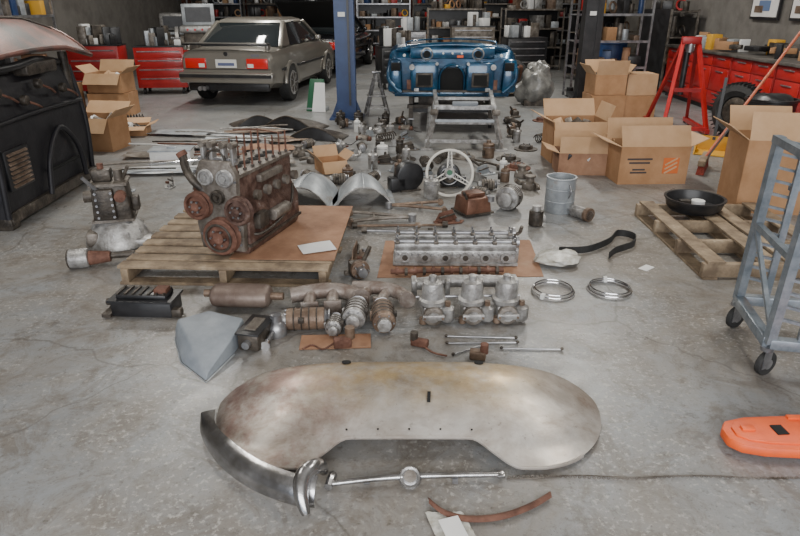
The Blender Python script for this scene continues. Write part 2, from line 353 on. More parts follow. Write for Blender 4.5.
pulley(b,-.06,.50,.05,ALU,d=.03); pulley(b,.07,.50,.055,ALU,d=.03); pulley(b,.01,.38,.045,IRON,d=.04)
for a in range(6):
    t=a*math.pi/3
    for (cx,cz,rr,yy) in((-.125,.32,.035,-.115),(.155,.31,.035,-.115),(.02,.135,.05,-.13)): b.cyl(.007,.012,(cx+rr*math.cos(t),yy,cz+rr*math.sin(t)),STEEL,'y',seg=6)
b.tube([(-.10,-.03,.40),(-.16,-.05,.47),(-.22,-.02,.53),(-.26,.02,.60)],.026,IRON); b.cyl(.033,.03,(-.265,.02,.61),RUST,rot=(0,R(-30),0))
for x in(-.09,-.03,.05,.11):
    b.box(.022,.05,.12,(x,.0,.63),ALU,bev=.004); b.cyl(.02,.06,(x,0,.69),ALUD,'y')
b.torus(.06,.009,(0,-.02,.60),IRON,rot=(R(90),0,0)); b.box(.26,.03,.02,(0,0,.60),STEEL)
for i in range(5):
    b.cyl(.032,.03,(.178,.12+i*.13,.36),ALUD,'x'); b.cyl(.018,.05,(-.18,.14+i*.12,.2),RUST,'x',seg=12); b.box(.05,.05,.06,(.165,.15+i*.12,.14),ENG,bev=.008)
b.tube([(.16,.05,.12),(.21,.1,.12),(.22,.3,.14),(.21,.5,.2),(.17,.62,.3)],.010,IRON); b.cyl(.045,.16,(-.21,.25,.22),IRON,bev=.01)
b.cyl(.04,.22,(.20,.35,.19),ALUD,'y',bev=.01); b.box(.05,.12,.1,(.19,.12,.2),IRON,bev=.01); b.box(.04,.3,.05,(.15,.35,.44),ALUD,bev=.01)
b.tube([(-.14,.65,.1),(-.24,.4,.1),(-.2,.1,.1)],.012,ALUD)
for i in range(10): b.cyl(.008,.01,(.135*(-1)**i,-.055,.08+i*.05),STEEL,'y',seg=6)
b.done('engine_block',(-1.10,3.70,.136),-17)
# ---------------------------------------------------------------- gearbox standing on bellhousing
b=B()
b.lathe([(.20,0),(.215,.015),(.21,.04),(.19,.07),(.165,.13),(.13,.17),(.12,.18)],(0,0,0),ALU,seg=36)
for k in range(12):
    t=k*math.pi/6; b.box(.012,.05,.10,(.17*math.cos(t),.17*math.sin(t),.07),ALU,rot=(0,0,t+R(90)),top=(.6,.3))
b.box(.14,.12,.05,(.15,-.1,.04),ALU,bev=.015); b.box(.08,.14,.1,(-.14,-.08,.08),ALUD,bev=.02)
b.box(.25,.20,.26,(0,0,.30),IRON,bev=.025,top=(.85,.9)); b.box(.26,.22,.018,(0,0,.19),ALUD); b.box(.23,.20,.018,(0,0,.43),ALUD)
b.box(.12,.10,.08,(-.04,.01,.48),IRON,bev=.015); b.cyl(.03,.08,(.06,0,.47),ALUD); b.cyl(.02,.05,(-.04,0,.53),RUST); b.box(.12,.05,.2,(-.03,-.115,.31),IRON,bev=.01)
b.cyl(.035,.06,(.07,-.12,.36),RUST,'y'); b.rod((-.05,-.1,.38),(-.13,-.14,.50),.012,STEEL); b.rod((.08,0,.44),(.13,-.03,.53),.012,IRON)
for k in range(5): b.cyl(.009,.012,(-.075,-.145,.23+k*.04),STEEL,'y',seg=6); b.cyl(.009,.012,(.02,-.145,.23+k*.04),STEEL,'y',seg=6)
b.box(.05,.08,.10,(.14,0,.28),IRON,bev=.015); b.cyl(.04,.06,(-.14,0,.34),IRON,'x')
b.done('gearbox',(-2.03,4.22,0),15,sc=1.06)
b=B(); b.cyl(.065,.12,(0,0,.066),ALU,'x',bev=.01); b.cyl(.05,.14,(.12,0,.062),RUST,'x',r2=.035); b.cyl(.022,.16,(.26,.02,.06),IRON,'x'); b.box(.05,.08,.05,(.36,.02,.05),ALUD,bev=.01); b.torus(.055,.008,(-.061,0,.066),IRON,rot=(0,R(90),0)); b.done('propshaft_yoke',(-2.10,3.76,0),14)
# ---------------------------------------------------------------- cylinder head
b=B()
b.box(.80,.26,.10,(0,0,.055),ALU,bev=.008); b.box(.82,.28,.016,(0,0,.012),ALU)
b.box(.80,.07,.05,(0,-.085,.125),ALU,bev=.012); b.box(.80,.07,.05,(0,.085,.125),ALU,bev=.012); b.box(.74,.07,.02,(0,0,.10),IRON)
for i in range(6):
    x=-.33+i*.132
    b.cyl(.034,.02,(x,-.135,.06),ALU,'y'); b.cyl(.019,.024,(x,-.136,.06),IRON,'y'); b.cyl(.018,.03,(x,0,.112),IRON,seg=12)
    for dx in(-.045,.045): b.rod((x+dx,-.12,.085),(x+dx,-.165,.085),.004,STEEL,6)
for i in range(7):
    x=-.38+i*.127
    for y in(-.085,.085): b.box(.03,.085,.02,(x,y,.155),ALUD,bev=.004); b.cyl(.007,.04,(x,y-.03,.17),STEEL,seg=6); b.cyl(.007,.04,(x,y+.03,.17),STEEL,seg=6)
for y in(-.085,.085): b.cyl(.016,.80,(0,y,.155),STEEL,'x')
b.cyl(.04,.02,(.405,-.085,.155),STEEL,'x'); b.cyl(.04,.02,(.405,.085,.155),STEEL,'x'); b.box(.03,.2,.12,(.405,0,.07),ALU,bev=.01)
b.tube([(.40,.05,.15),(.44,.05,.17),(.45,.03,.22)],.012,IRON)
b.done('cylinder_head',(.365,3.90,.008),-1)
b=B(); b.cyl(.016,.72,(0,0,.03),RUST,'x')
for i in range(12): b.cyl(.026,.018,(-.32+i*.058,.006*(-1)**i,.03),IRON if i%2 else RUST,'x',seg=14)
b.done('camshaft',(.30,3.625,.006),2)
# carbs
b=B()
for x in(-.20,.0,.175):
    b.box(.10,.11,.085,(x,0,.05),ALU,bev=.012); b.lathe([(.060,0),(.070,.01),(.070,.03),(.056,.04),(.053,.10),(.046,.12),(.02,.13),(.02,.155),(.0,.16)],(x,0,.09),ALU)
    b.cyl(.05,.04,(x,-.065,.055),ALUD,'y',bev=.006); b.cyl(.028,.05,(x,-.068,.055),ALU,'y'); b.box(.11,.02,.03,(x,-.09,.055),ALU,bev=.006)
    for k in(-1,1): b.cyl(.006,.01,(x+k*.045,-.102,.055),BRONZE,'y',seg=6)
    b.lathe([(.03,0),(.036,.01),(.036,.07),(.02,.08),(.0,.082)],(x+.075,-.04,.015),ALU); b.cyl(.015,.03,(x+.075,-.04,.105),BRONZE,seg=6)
    b.cyl(.02,.03,(x-.05,-.05,.02),BRONZE,seg=10)
    b.tube([(x,.05,.06),(x,.11,.07),(x+.01,.17,.09),(x+.01,.22,.07)],.028,ALU)
b.rod((-.28,.06,.10),(.26,.06,.10),.007,STEEL); b.rod((-.28,-.05,.03),(.26,-.05,.03),.005,IRON)
b.tube([(-.28,.24,.09),(-.1,.25,.10),(.1,.25,.10),(.27,.25,.09)],.034,ALU,12)
for x in(-.28,-.1,.08,.27): b.box(.03,.09,.09,(x,.24,.08),ALU,bev=.008)
b.done('triple_carburettor_set',(.39,3.04,0),2,sc=1.07)
def manifold(loc,rz,m,n=3,s=1):
    b=B(); L_=.11*n
    b.tube([(-L_/2-.05,0,.06),(0,.01,.07),(L_/2,0,.06),(L_/2+.06,-.05,.05)],.040,m,12)
    for i in range(n):
        x=-L_/2+.04+i*.11
        b.tube([(x,-.12,.04),(x,-.08,.05),(x+.01,0,.065)],.030,m,10); b.box(.085,.014,.07,(x,-.125,.042),m,bev=.005)
    b.cyl(.05,.015,(L_/2+.07,-.06,.05),m,'y'); b.done('exhaust_manifold',loc,rz,sc=s)
MAN=M('manifold_enamel',(.13,.09,.07),(.26,.225,.20),(.38,.36,.34),scale=12,rough=.5,metal=.3,bump=.3)
manifold((-.44,3.22,0),8,MAN,2,1.15); manifold((-.12,3.28,0),-14,MAN,2)
def alternator(name,loc,rz,m=ALUD,s=1,L_=.16):
    b=B(); r=.062*s; z=r+.004
    b.cyl(r,L_,(0,0,z),m,'x',bev=.008,seg=24)
    for k in range(4): b.torus(r,.004,(-L_*.3+k*L_*.2,0,z),IRON,rot=(0,R(90),0),seg=20)
    b.lathe([(r*.8,0),(r*.85,.006),(r*.6,.014),(r*.85,.022),(r*.8,.028),(r*.2,.03),(0,.032)],(L_/2,0,z),STEEL,rot=(0,R(90),0))
    b.cyl(r*.6,.04*s,(-L_/2-.015,0,z),ALU,'x',bev=.004); b.cyl(r*.22,.03,(L_/2+.04,0,z),STEEL,'x')
    b.box(.03,.03,.05*s,(0,r*.9,z),m,bev=.005); b.box(.03,.02,.03,(-.02,-r,z+.02),IRON,bev=.003)
    for k in range(6):
        t=k*math.pi/3; b.cyl(.005,.01,(-L_/2-.004,r*.8*math.cos(t),z+r*.8*math.sin(t)),STEEL,'x',seg=6)
    b.done(name,loc,rz)
alternator('starter_motor',(-.50,2.92,0),4,BRONZE,.95,.20); alternator('dynamo',(-.09,2.95,0),95,BRONZE,1.0,.18); alternator('starter_solenoid',(-.345,2.88,.0),88,ALU,.7,.10)
alternator('distributor',(-.24,2.98,.0),86,ALU,1.0,.16)
b=B(); b.box(.36,.14,.006,(0,0,.004),CARDR); b.done('cardboard_scrap',(-.33,2.78,0),3)
b=B(); b.lathe([(.05,0),(.055,.02),(.05,.06),(.03,.08),(.03,.12),(0,.125)],(0,0,.0),STEEL); b.rod((0,0,.05),(-.03,-.13,.02),.014,STEEL); b.cyl(.025,.03,(-.032,-.14,.02),CHROME,'y'); b.done('fuel_pump',(-.645,2.86,0),0)
b=B(); b.box(.09,.05,.05,(0,0,.028),RUST,bev=.008); b.cyl(.025,.06,(.04,.02,.07),BRONZE); b.tube([(-.04,0,.03),(-.1,-.02,.01),(-.15,.03,.01),(-.2,0,.01)],.005,RUST); b.done('rusty_fitting',(-.29,2.73,.0),10)
b=B(); b.box(.08,.05,.045,(0,0,.024),BRONZE,bev=.008); b.cyl(.02,.05,(.03,.0,.06),RUST); b.done('rusty_fitting',(.38,2.62,0),-10)
b=B(); b.box(.09,.04,.04,(0,0,.022),RUST,bev=.008); b.cyl(.02,.05,(-.03,.0,.05),IRON); b.tube([(0,0,.02),(.08,-.05,.01),(.16,-.06,.01)],.005,RUST); b.done('rusty_fitting',(.10,2.74,0),-20)
for (x,y,l,r_) in((.42,2.76,.36,1),(.42,2.82,.36,-3),(.66,2.70,.30,-2),(.34,2.69,.18,30)):
    b=B(); b.rod((-l/2,0,.008),(l/2,0,.008),.0045,STEEL); b.sph(.009,(-l/2,0,.011),IRON,sub=2); b.sph(.009,(l/2,0,.011),IRON,sub=2); b.done('throttle_linkage_rod',(x,y,0),r_)
# left small group
b=B(); b.box(.34,.16,.09,(0,0,.05),BLACK,bev=.01); b.box(.36,.18,.012,(0,0,.10),BLACK); b.box(.28,.12,.025,(0,0,.118),BLACK,bev=.008)
for k in range(7): b.box(.012,.11,.012,(-.13+k*.043,0,.133),IRON)
b.box(.07,.07,.03,(.10,0,.14),RUST,bev=.005); b.cyl(.02,.05,(-.2,0,.06),IRON,'x'); b.box(.05,.2,.02,(-.19,0,.02),IRON); b.box(.06,.05,.05,(.19,-.05,.03),IRON,bev=.01); b.done('battery_tray_box',(-1.42,3.12,0),-3)
b=B(); b.loft([[(x,.085*k*math.cos(t),.075+.065*k*math.sin(t)) for t in [i*math.pi/9 for i in range(18)]] for x,k in((-.17,.6),(-.155,.9),(-.13,1),(.13,1),(.155,.9),(.17,.6))],M('muffler_brown_grey',(.11,.075,.06),(.20,.155,.13),(.28,.25,.23),scale=6,rough=.5,metal=.3),bev=0); b.cyl(.022,.08,(.2,0,.075),BRONZE,'x'); b.cyl(.022,.06,(-.19,.02,.075),BRONZE,'x'); b.done('exhaust_muffler',(-.90,3.18,0),-3)
b=B()
top=[(-1.15,2.84,.105),(-1.0,2.90,.125),(-.81,2.85,.105),(-.83,2.68,.075),(-.885,2.45,.03),(-1.0,2.60,.07)]
bot=[(-1.17,2.82,.0),(-1.0,2.93,.0),(-.79,2.86,.0),(-.82,2.66,.0),(-.89,2.41,.0),(-1.06,2.58,.0)]
mid=[((a[0]*.5+c[0]*.5)-.004,(a[1]+c[1])/2,(a[2]+c[2])*.55) for a,c in zip(top,bot)]
b.loft([bot,mid,top],GREYP,bev=.012)
b.tube([bot[0],bot[5],bot[4],bot[3]],.005,GREYB,6,False,0)
b.done('headlamp_scoop_panel')
b=B(); b.box(.11,.20,.09,(0,0,.05),IRON,bev=.01); b.box(.125,.215,.01,(0,0,.098),BLACK,bev=.003); b.box(.06,.13,.01,(0,0,.106),ALUD,bev=.003)
b.cyl(.02,.03,(0,-.115,.05),STEEL,'y'); b.done('voltage_regulator_box',(-.735,2.78,0),-12)
for (x,y,r_) in((.92,3.38,.125),(1.27,3.40,.13)):
    b=B()
    for k in range(4): b.torus(r_-.004*k,.004,(random.uniform(-.006,.006),random.uniform(-.006,.006),.006+k*.008),CHROME if k%2 else ALU,rot=(random.uniform(-.02,.02),random.uniform(-.02,.02),0))
    b.box(.03,.02,.03,(r_,0,.018),PAPER); b.done('piston_ring_coil',(x,y,0),random.random()*300)
b=B(); b.sph(.15,(0,0,.035),BAG,(1,.8,.25),jit=.35); b.sph(.1,(.04,.02,.04),BAG,(1,.8,.35),jit=.4); b.done('plastic_parts_bag',(1.05,3.84,0),10)
b=B(); b.box(.22,.2,.13,(0,0,.07),COPPER,bev=.015,top=(.85,.9)); b.box(.24,.22,.012,(0,0,.02),IRON); b.box(.14,.12,.03,(0,0,.15),COPPER,bev=.01); b.cyl(.03,.04,(.1,-.08,.12),STEEL); b.rod((-.1,-.08,.14),(-.14,-.1,.2),.01,IRON); b.done('heater_box',(.60,4.92,0),25,sc=1.12)
alternator('alternator',(.92,5.03,0),60,ALU,1.6,.14)
b=B(); b.cyl(.055,.12,(0,0,.065),IRON,bev=.01); b.cyl(.035,.05,(0,0,.14),ALU); b.cyl(.03,.05,(.05,0,.05),ALU,'x'); b.done('oil_filter_housing',(1.06,4.60,0),20)
b=B(); b.lathe([(.115,0),(.12,.01),(.12,.28),(.124,.285),(.124,.295),(.112,.295),(.110,.05),(0,.05)],(0,0,0),GREYB); b.torus(.121,.004,(0,0,.1),GREYB); b.torus(.121,.004,(0,0,.2),GREYB); b.tube([(.0,-.12,.25),(.0,-.15,.2),(0,-.12,.14)],.006,STEEL); b.done('metal_canister',(1.33,4.98,0),20)
b=B(); b.cyl(.05,.18,(0,0,.052),ALU,'y',bev=.01); b.cyl(.056,.04,(0,-.07,.056),BRONZE,'y',bev=.005); b.cyl(.02,.05,(0,.11,.05),STEEL,'y'); b.done('shock_absorber',(1.46,4.76,0),30)
# rear wheel-arch shells: arched domes
for (x,rz) in((-.81,-8),(-.33,6)):
    b=B()
    def dz(u,v): return .012+.19*math.sin(math.pi*u)**.75*(.62+.38*math.sin(math.pi*(.15+.75*v)))
    b.surf(lambda u,v:Vector(((-.22+.44*u)*(1-.12*v),-.24+.48*v,dz(u,v))),26,18,GREYB,.004)
    b.tube([((-.22+.44*u),-.24,dz(u,0)) for u in [i/20 for i in range(21)]],.007,ALU,6,False,0)
    b.tube([(0,-.24+.48*v,dz(.5,v)+.003) for v in [i/10 for i in range(11)]],.006,GREYB,6,False,0)
    b.box(.05,.48,.006,(-.225,0,.008),GREYB); b.box(.05,.48,.006,(.225,0,.008),GREYB)
    b.done('wheel_arch_splash_panel',(x,5.32,0),rz,sc=1.08)
def wishbone(loc,rz,m=IRON,s=1):
    b=B(); b.tube([(-.22*s,.1*s,.03),(0,.02,.035),(.22*s,-.06*s,.03)],.013*s,m,8); b.tube([(-.22*s,-.12*s,.03),(0,-.08*s,.035),(.22*s,-.06*s,.03)],.013*s,m,8)
    b.cyl(.025*s,.05*s,(-.22*s,.1*s,.027),BRONZE,'y',seg=14); b.cyl(.025*s,.05*s,(-.22*s,-.12*s,.027),BRONZE,'y',seg=14); b.cyl(.03*s,.05*s,(.23*s,-.06*s,.028),STEEL,seg=14); b.rod((-.05,.03*s,.03),(-.05,-.09*s,.03),.009*s,m)
    b.done('suspension_wishbone',loc,rz)
def rotor(loc,rz,m=RUST,tilt=None):
    b=B(); b.lathe([(.14,0),(.14,.012),(.085,.012),(.08,.05),(.035,.05),(.03,.045),(.0,.045)],(0,0,0),m)
    for k in range(5): t=k*1.2566; b.cyl(.008,.02,(.058*math.cos(t),.058*math.sin(t),.055),STEEL,seg=8)
    b.done('brake_disc',loc,rz,tilt)
def spring(loc,rz):
    b=B(); n=60; pts=[(-.14+.28*i/n,.05*math.cos(i*.75),.058+.05*math.sin(i*.75)) for i in range(n+1)]; b.tube(pts,.007,IRON,8,False,2); b.done('coil_spring',loc,rz)
def hub(loc,rz):
    b=B(); b.box(.11,.08,.10,(0,0,.055),IRON,bev=.02); b.cyl(.06,.04,(0,-.06,.07),BRONZE,'y',bev=.006); b.cyl(.03,.06,(0,-.1,.07),STEEL,'y'); b.rod((.04,0,.1),(.1,.05,.17),.014,IRON); b.box(.16,.03,.03,(0,.03,.02),ALUD,bev=.006)
    for k in range(5): t=k*1.2566; b.cyl(.006,.03,(.045*math.cos(t),-.09,.07+.045*math.sin(t)),STEEL,'y',seg=6)
    b.done('stub_axle_hub',loc,rz)
def caliper(loc,rz):
    b=B(); b.loft([[(x,.06*math.cos(t),.06+.055*math.sin(t)) for t in [i*math.pi/7 for i in range(8)]] for x in(-.06,.06)],ALUD,bev=.006); b.cyl(.028,.05,(-.07,0,.07),RUST,'x'); b.cyl(.028,.05,(.07,0,.07),RUST,'x'); b.tube([(0,.05,.08),(.05,.1,.06),(.12,.12,.01),(.2,.1,.01)],.005,RUBBER); b.done('brake_caliper',loc,rz)
def blower(loc,rz,s=1):
    b=B(); b.cyl(.11,.10,(0,0,.115),BLACK,'y',bev=.012,seg=28); b.box(.12,.10,.10,(.1,0,.06),BLACK,bev=.01); b.cyl(.05,.06,(0,-.07,.115),IRON,'y'); b.cyl(.012,.04,(0,-.11,.115),STEEL,'y'); b.torus(.08,.006,(0,-.052,.115),STEEL,rot=(R(90),0,0)); b.box(.16,.12,.01,(0,0,.008),IRON); b.done('heater_blower',loc,rz,sc=s)
def bracket(loc,rz,m=ALUD):
    b=B(); b.prism([(-.12,-.04),(.10,-.05),(.14,.0),(.06,.05),(-.1,.06)],.008,(0,0,.003),m); b.prism([(-.1,0),(.1,0),(.05,.09),(-.06,.07)],.006,(0,.04,.008),m,rot=(R(90),0,0)); b.cyl(.018,.02,(.08,-.01,.018),STEEL,seg=12); b.cyl(.018,.02,(-.07,-.01,.018),RUST,seg=12); b.rod((-.07,.0,.05),(.07,.03,.06),.008,IRON); b.done('mounting_bracket',loc,rz)
def pump(loc,rz,m=ALU):
    b=B(); b.lathe([(.07,0),(.075,.01),(.07,.05),(.04,.07),(.035,.10),(.05,.11),(.05,.125),(0,.13)],(0,0,0),m); b.tube([(.04,0,.04),(.1,.01,.04),(.13,.04,.07)],.022,m); b.tube([(-.03,0,.05),(-.09,.03,.05),(-.12,.08,.03)],.018,m)
    for k in range(5): t=k*1.2566; b.cyl(.007,.012,(.062*math.cos(t),.062*math.sin(t),.054),STEEL,seg=6)
    b.done('water_pump',loc,rz)
def seal_rod(loc,rz,l=.6,m=STEEL):
    b=B(); b.rod((-l/2,0,.018),(l/2,0,.018),.011,m,10); b.cyl(.024,.04,(-l/2,0,.024),IRON,'x'); b.cyl(.024,.04,(l/2,0,.024),IRON,'x'); b.box(.04,.05,.03,(l*.2,0,.02),m,bev=.005); b.done('torsion_bar',loc,rz)
def can(loc,rz,m=ALU):
    b=B(); r=random.uniform(.04,.07); h=random.uniform(.10,.18); b.lathe([(r*.95,0),(r,.005),(r,h),(r*.8,h+.01),(r*.4,h+.015),(r*.35,h+.04),(0,h+.042)],(0,0,0),m); b.torus(r,.003,(0,0,h*.8),STEEL,seg=20); b.box(.03,.02,.06,(r+.01,0,h*.4),IRON,bev=.004); b.done('reservoir_bottle',loc,rz)
wishbone((-.16,4.76,0),5,ALUD,1.1); wishbone((.14,5.0,0),185,BRONZE,1.0); seal_rod((.0,4.55,0),2,.7,BRONZE); seal_rod((-.02,4.42,0),-3,.5)
bracket((.38,4.66,0),20,RUST); bracket((-.27,3.95,0),80,BRONZE); hub((-.27,3.62,0),20)
# steering wheel leaning back on a blower
RIM=M('cream_wheel_rim',(.66,.64,.58),(.55,.53,.47),scale=5,rough=.4)
b=B(); b.torus(.205,.0125,(0,0,0),RIM,seg=48)
for a in(90,210,330):
    t=R(a); c,s_=math.cos(t),math.sin(t)
    for k in(-1,1): b.bar((.03*c-k*.022*s_,.03*s_+k*.022*c,0),(.2*c-k*.012*s_,.2*s_+k*.012*c,0),.009,.004,RIM)
    for q in(.07,.10,.13,.16): b.torus(.012,.003,(q*c,q*s_,0),ALU,seg=12)
b.lathe([(.045,-.03),(.045,0),(.05,.004),(.04,.012),(0,.014)],(0,0,0),ALU); b.cyl(.025,.002,(0,0,.015),GREEN)
b.done('steering_wheel',(.445,5.44,.205),0,(R(66),0,R(-3)))
blower((.46,5.72,0),0); blower((.08,5.62,0),200,1.2)
kinds=[lambda p,r:wishbone(p,r),lambda p,r:rotor(p,r,random.choice([RUST,IRON,ALUD])),lambda p,r:spring(p,r),lambda p,r:hub(p,r),lambda p,r:caliper(p,r),lambda p,r:bracket(p,r,random.choice([ALUD,BRONZE,IRON,GREYB])),lambda p,r:pump(p,r,random.choice([ALU,ALUD])),lambda p,r:seal_rod(p,r,random.uniform(.3,.5)),lambda p,r:alternator('wiper_motor',p,r,ALUD,.8,.12),lambda p,r:can(p,r,random.choice([ALU,IRON,WHITE,BRONZE])),lambda p,r:bracket(p,r,ALU),lambda p,r:bracket(p,r,GREYB),lambda p,r:pump(p,r,ALU)]
rad=[.25,.15,.16,.14,.15,.14,.14,.24,.13,.09,.14,.14,.14]
placed=[(.46,5.6,.22),(.08,5.62,.24),(-.33,5.3,.34),(-.81,5.3,.34),(1.33,4.98,.2),(.92,5.03,.2),(-.72,6.35,.26),(1.86,6.32,.45),(1.92,6.88,.45),(-1.05,8.05,.42),(-.8,9.6,.5)]
i=0; tries=0
while i<84 and tries<20000:
    tries+=1
    y=random.uniform(5.3,9.2); x=random.uniform(-.95,1.45+(y-5.3)*.05); kk=random.randrange(len(kinds)); rr=rad[kk]
    if .12<x<1.38 and 6.95<y: continue
    if x>1.25 and y<7.3 : continue
    if any((x-a)**2+(y-c)**2<(rr+d)**2*.92 for a,c,d in placed): continue
    placed.append((x,y,rr)); kinds[kk]((x,y,0),random.uniform(0,360)); i+=1
# ---------------------------------------------------------------- left flat trim heap
def sheet(name,loc,rz,w,d,m,warp=.02,h=.01):
    b=B(); o=random.random()*9; b.surf(lambda u,v:Vector((-w/2+w*u,-d/2+d*v*(1-.25*abs(u-.5)),h+warp*(.5+.5*noise.noise(Vector((u*2.5+o,v*2.5,0)))))),14,8,m,.003); b.done(name,loc,rz)
for (x,y,rz,w,d,m) in((-2.5,7.4,10,.9,.3,ALU),(-2.1,7.9,-5,.7,.35,GREYB),(-2.75,6.95,5,.7,.22,ALUD),(-1.9,8.4,15,.9,.3,BRONZE),(-2.9,8.3,-8,.8,.4,GREYB),(-1.55,7.3,-12,.6,.35,CARDR),(-1.9,6.85,3,.5,.3,BRONZE),(-1.35,6.6,20,.4,.3,ALUD),(-2.5,6.2,5,.8,.22,GREYB),(-1.4,7.8,10,.5,.3,BRONZE)):
    sheet('body_trim_panel',(x,y,0),rz,w,d,m,.05)
for k in range(18):
    b=B(); l=random.uniform(.6,1.2); b.tube([(-l/2,0,.012),(0,random.uniform(-.06,.06),.03),(l/2,0,.012)],.010,random.choice([CHROME,ALU,ALUD,RUST,WHITE,IRON]),6); b.done('chrome_trim_strip',(random.uniform(-2.8,-1.6),6.05+k*.14,.05+.004*(k%3)),random.uniform(-22,24))
for (x,y,k) in((-2.55,5.5,5),(-1.5,5.75,1),(-1.8,5.45,4),(-1.3,6.15,3),(-1.15,7.0,6),(-1.65,6.3,2),(-1.1,7.45,8),(-2.2,5.75,10)): kinds[k]((x,y,0),random.uniform(0,360))
for (x,y,rz,s) in((-1.45,8.75,-20,1.15),(-1.05,8.05,-12,1),(-2.1,9.0,30,.9)):
    b=B(); b.surf(lambda u,v:Vector((-.35+.7*u,-.2+.4*v,.012+.16*math.sin(math.pi*u)*(1-v*.6))),18,8,IRON,.005); b.surf(lambda u,v:Vector((-.35+.7*u,-.2-.02*v,.012+.16*math.sin(math.pi*u)*(1-v))),18,3,BLACK,.004); b.tube([(-.35,-.2,.015),(-.17,-.2,.12),(0,-.2,.17),(.17,-.2,.12),(.35,-.2,.015)],.01,IRON); b.done('inner_wing_panel',(x,y,0),rz,sc=s)
b=B(); b.box(.42,.24,.16,(0,0,.084),WHITE,bev=.01); b.box(.44,.26,.012,(0,0,.168),GREYB); b.box(.3,.004,.06,(0,-.122,.09),PAPER); b.box(.1,.03,.02,(0,0,.18),GREYB,bev=.004); b.done('white_parts_carton',(-2.45,6.62,0),6)
# ---------------------------------------------------------------- cardboard boxes
def cbox(loc,rz,w,d,h,flaps=(30,20,-40,30),m=CARD,logo=False,full=True,closed=False):
    b=B(); t=.006
    b.box(w,d,t,(0,0,.004),m)
    b.box(w,t,h,(0,-d/2,h/2),m); b.box(w,t,h,(0,d/2,h/2),m); b.box(t,d,h,(-w/2,0,h/2),m); b.box(t,d,h,(w/2,0,h/2),m)
    if closed:
        b.box(w,d/2-.002,t,(0,-d/4,h),m); b.box(w,d/2-.002,t,(0,d/4,h),m); b.box(w*1.001,.05,.002,(0,0,h+.004),CARDL)
    else:
        fl=d*.48
        a=R(flaps[0]); b.box(w,fl,t,(0,-d/2-math.cos(a)*fl/2,h+math.sin(a)*fl/2),CARDL,rot=(-a,0,0))
        a=R(flaps[1]); b.box(w,fl,t,(0,d/2+math.cos(a)*fl/2,h+math.sin(a)*fl/2),CARDL,rot=(a,0,0))
        fl=d*.42
        a=R(flaps[2]); b.box(fl,d,t,(-w/2-math.cos(a)*fl/2,0,h+math.sin(a)*fl/2),CARDL,rot=(0,a,0))
        a=R(flaps[3]); b.box(fl,d,t,(w/2+math.cos(a)*fl/2,0,h+math.sin(a)*fl/2),CARDL,rot=(0,-a,0))
        if full:
            for k in range(9): b.box(random.uniform(.08,.2),random.uniform(.06,.15),random.uniform(.05,.1),(random.uniform(-w*.32,w*.32),random.uniform(-d*.3,d*.3),h*.75+random.uniform(-.03,.04)),random.choice([IRON,PAPER,ALUD,CARDL,BLACK]),rot=(random.random(),random.random(),random.random()),bev=.01)
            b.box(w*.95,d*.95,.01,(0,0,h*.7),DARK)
    if logo:
        ink=M('print_black',(.05,.04,.04),rough=.8)
        b.box(.15,.003,.15,(.16,-d/2-.005,h*.5),M('orange_print',(.55,.13,.03),rough=.8))
        for q in(-.04,0,.04): b.box(.13,.002,.016,(.16,-d/2-.0075,h*.5+q),CARDL,rot=(0,R(-30),0))
        for q,wd in((.68,.24),(.58,.20),(.40,.12),(.32,.16)): b.box(wd,.002,.016,(-w*.22,-d/2-.005,h*q),ink)
    b.done('cardboard_box',loc,rz)
cbox((2.41,6.02,0),2,.66,.42,.36,(115,75,20,25),logo=True)
cbox((1.86,6.32,0),-3,.50,.34,.22,(100,70,20,80),m=CARDR)
cbox((1.92,6.88,0),3,.58,.42,.44,(-60,60,25,70))
cbox((3.06,5.12,0),-8,.50,.46,.60,(105,60,35,40))
cbox((3.05,9.55,0),2,.5,.45,.36,closed=True); cbox((3.56,9.6,0),-4,.46,.42,.34,closed=True); cbox((3.05,9.55,.37),5,.46,.42,.28,(80,60,50,50)); cbox((3.55,9.62,.35),2,.44,.4,.30,closed=True,m=CARDL)
cbox((-3.60,7.45,0),-8,.54,.4,.38,(-50,40,30,40)); cbox((-4.45,9.9,0),4,.6,.45,.34,closed=True); cbox((-4.45,9.9,.35),-6,.55,.4,.28,(-50,60,40,35)); cbox((-5.0,9.6,0),8,.35,.35,.5,closed=True)
cbox((-.72,6.35,0),25,.26,.26,.12,(-60,60,50,40),full=False)
cbox((-3.55,8.3,0),10,.4,.3,.12,(-10,20,20,20))
b=B(); b.lathe([(.17,0),(.2,.03),(.215,.09),(.225,.095),(.225,.102),(.205,.10),(.185,.03),(0,.02)],(0,0,0),BLACK,seg=36); b.cyl(.05,.05,(.03,0,.05),PAPER); b.box(.08,.05,.04,(-.06,.03,.05),IRON); b.done('oil_drain_pan',(2.28,4.62,.124),0)
pp=cr([(1.10,4.0,.03),(1.3,4.02,.03),(1.5,4.18,.03),(1.62,4.35,.03),(1.72,4.28,.03),(1.66,4.12,.03),(1.5,4.0,.03),(1.42,3.9,.03)],6)
b=B(); b.surf(lambda u,v:pp[int(round(u*(len(pp)-1)))]+Vector((0,0,-.026+v*.05)),len(pp)-1,2,RUBBER,.005); b.done('rubber_belt')
b=B(); b.box(.10,.06,.002,(0,0,.002),PAPER); b.done('paper_tag',(1.62,3.75,0),40)
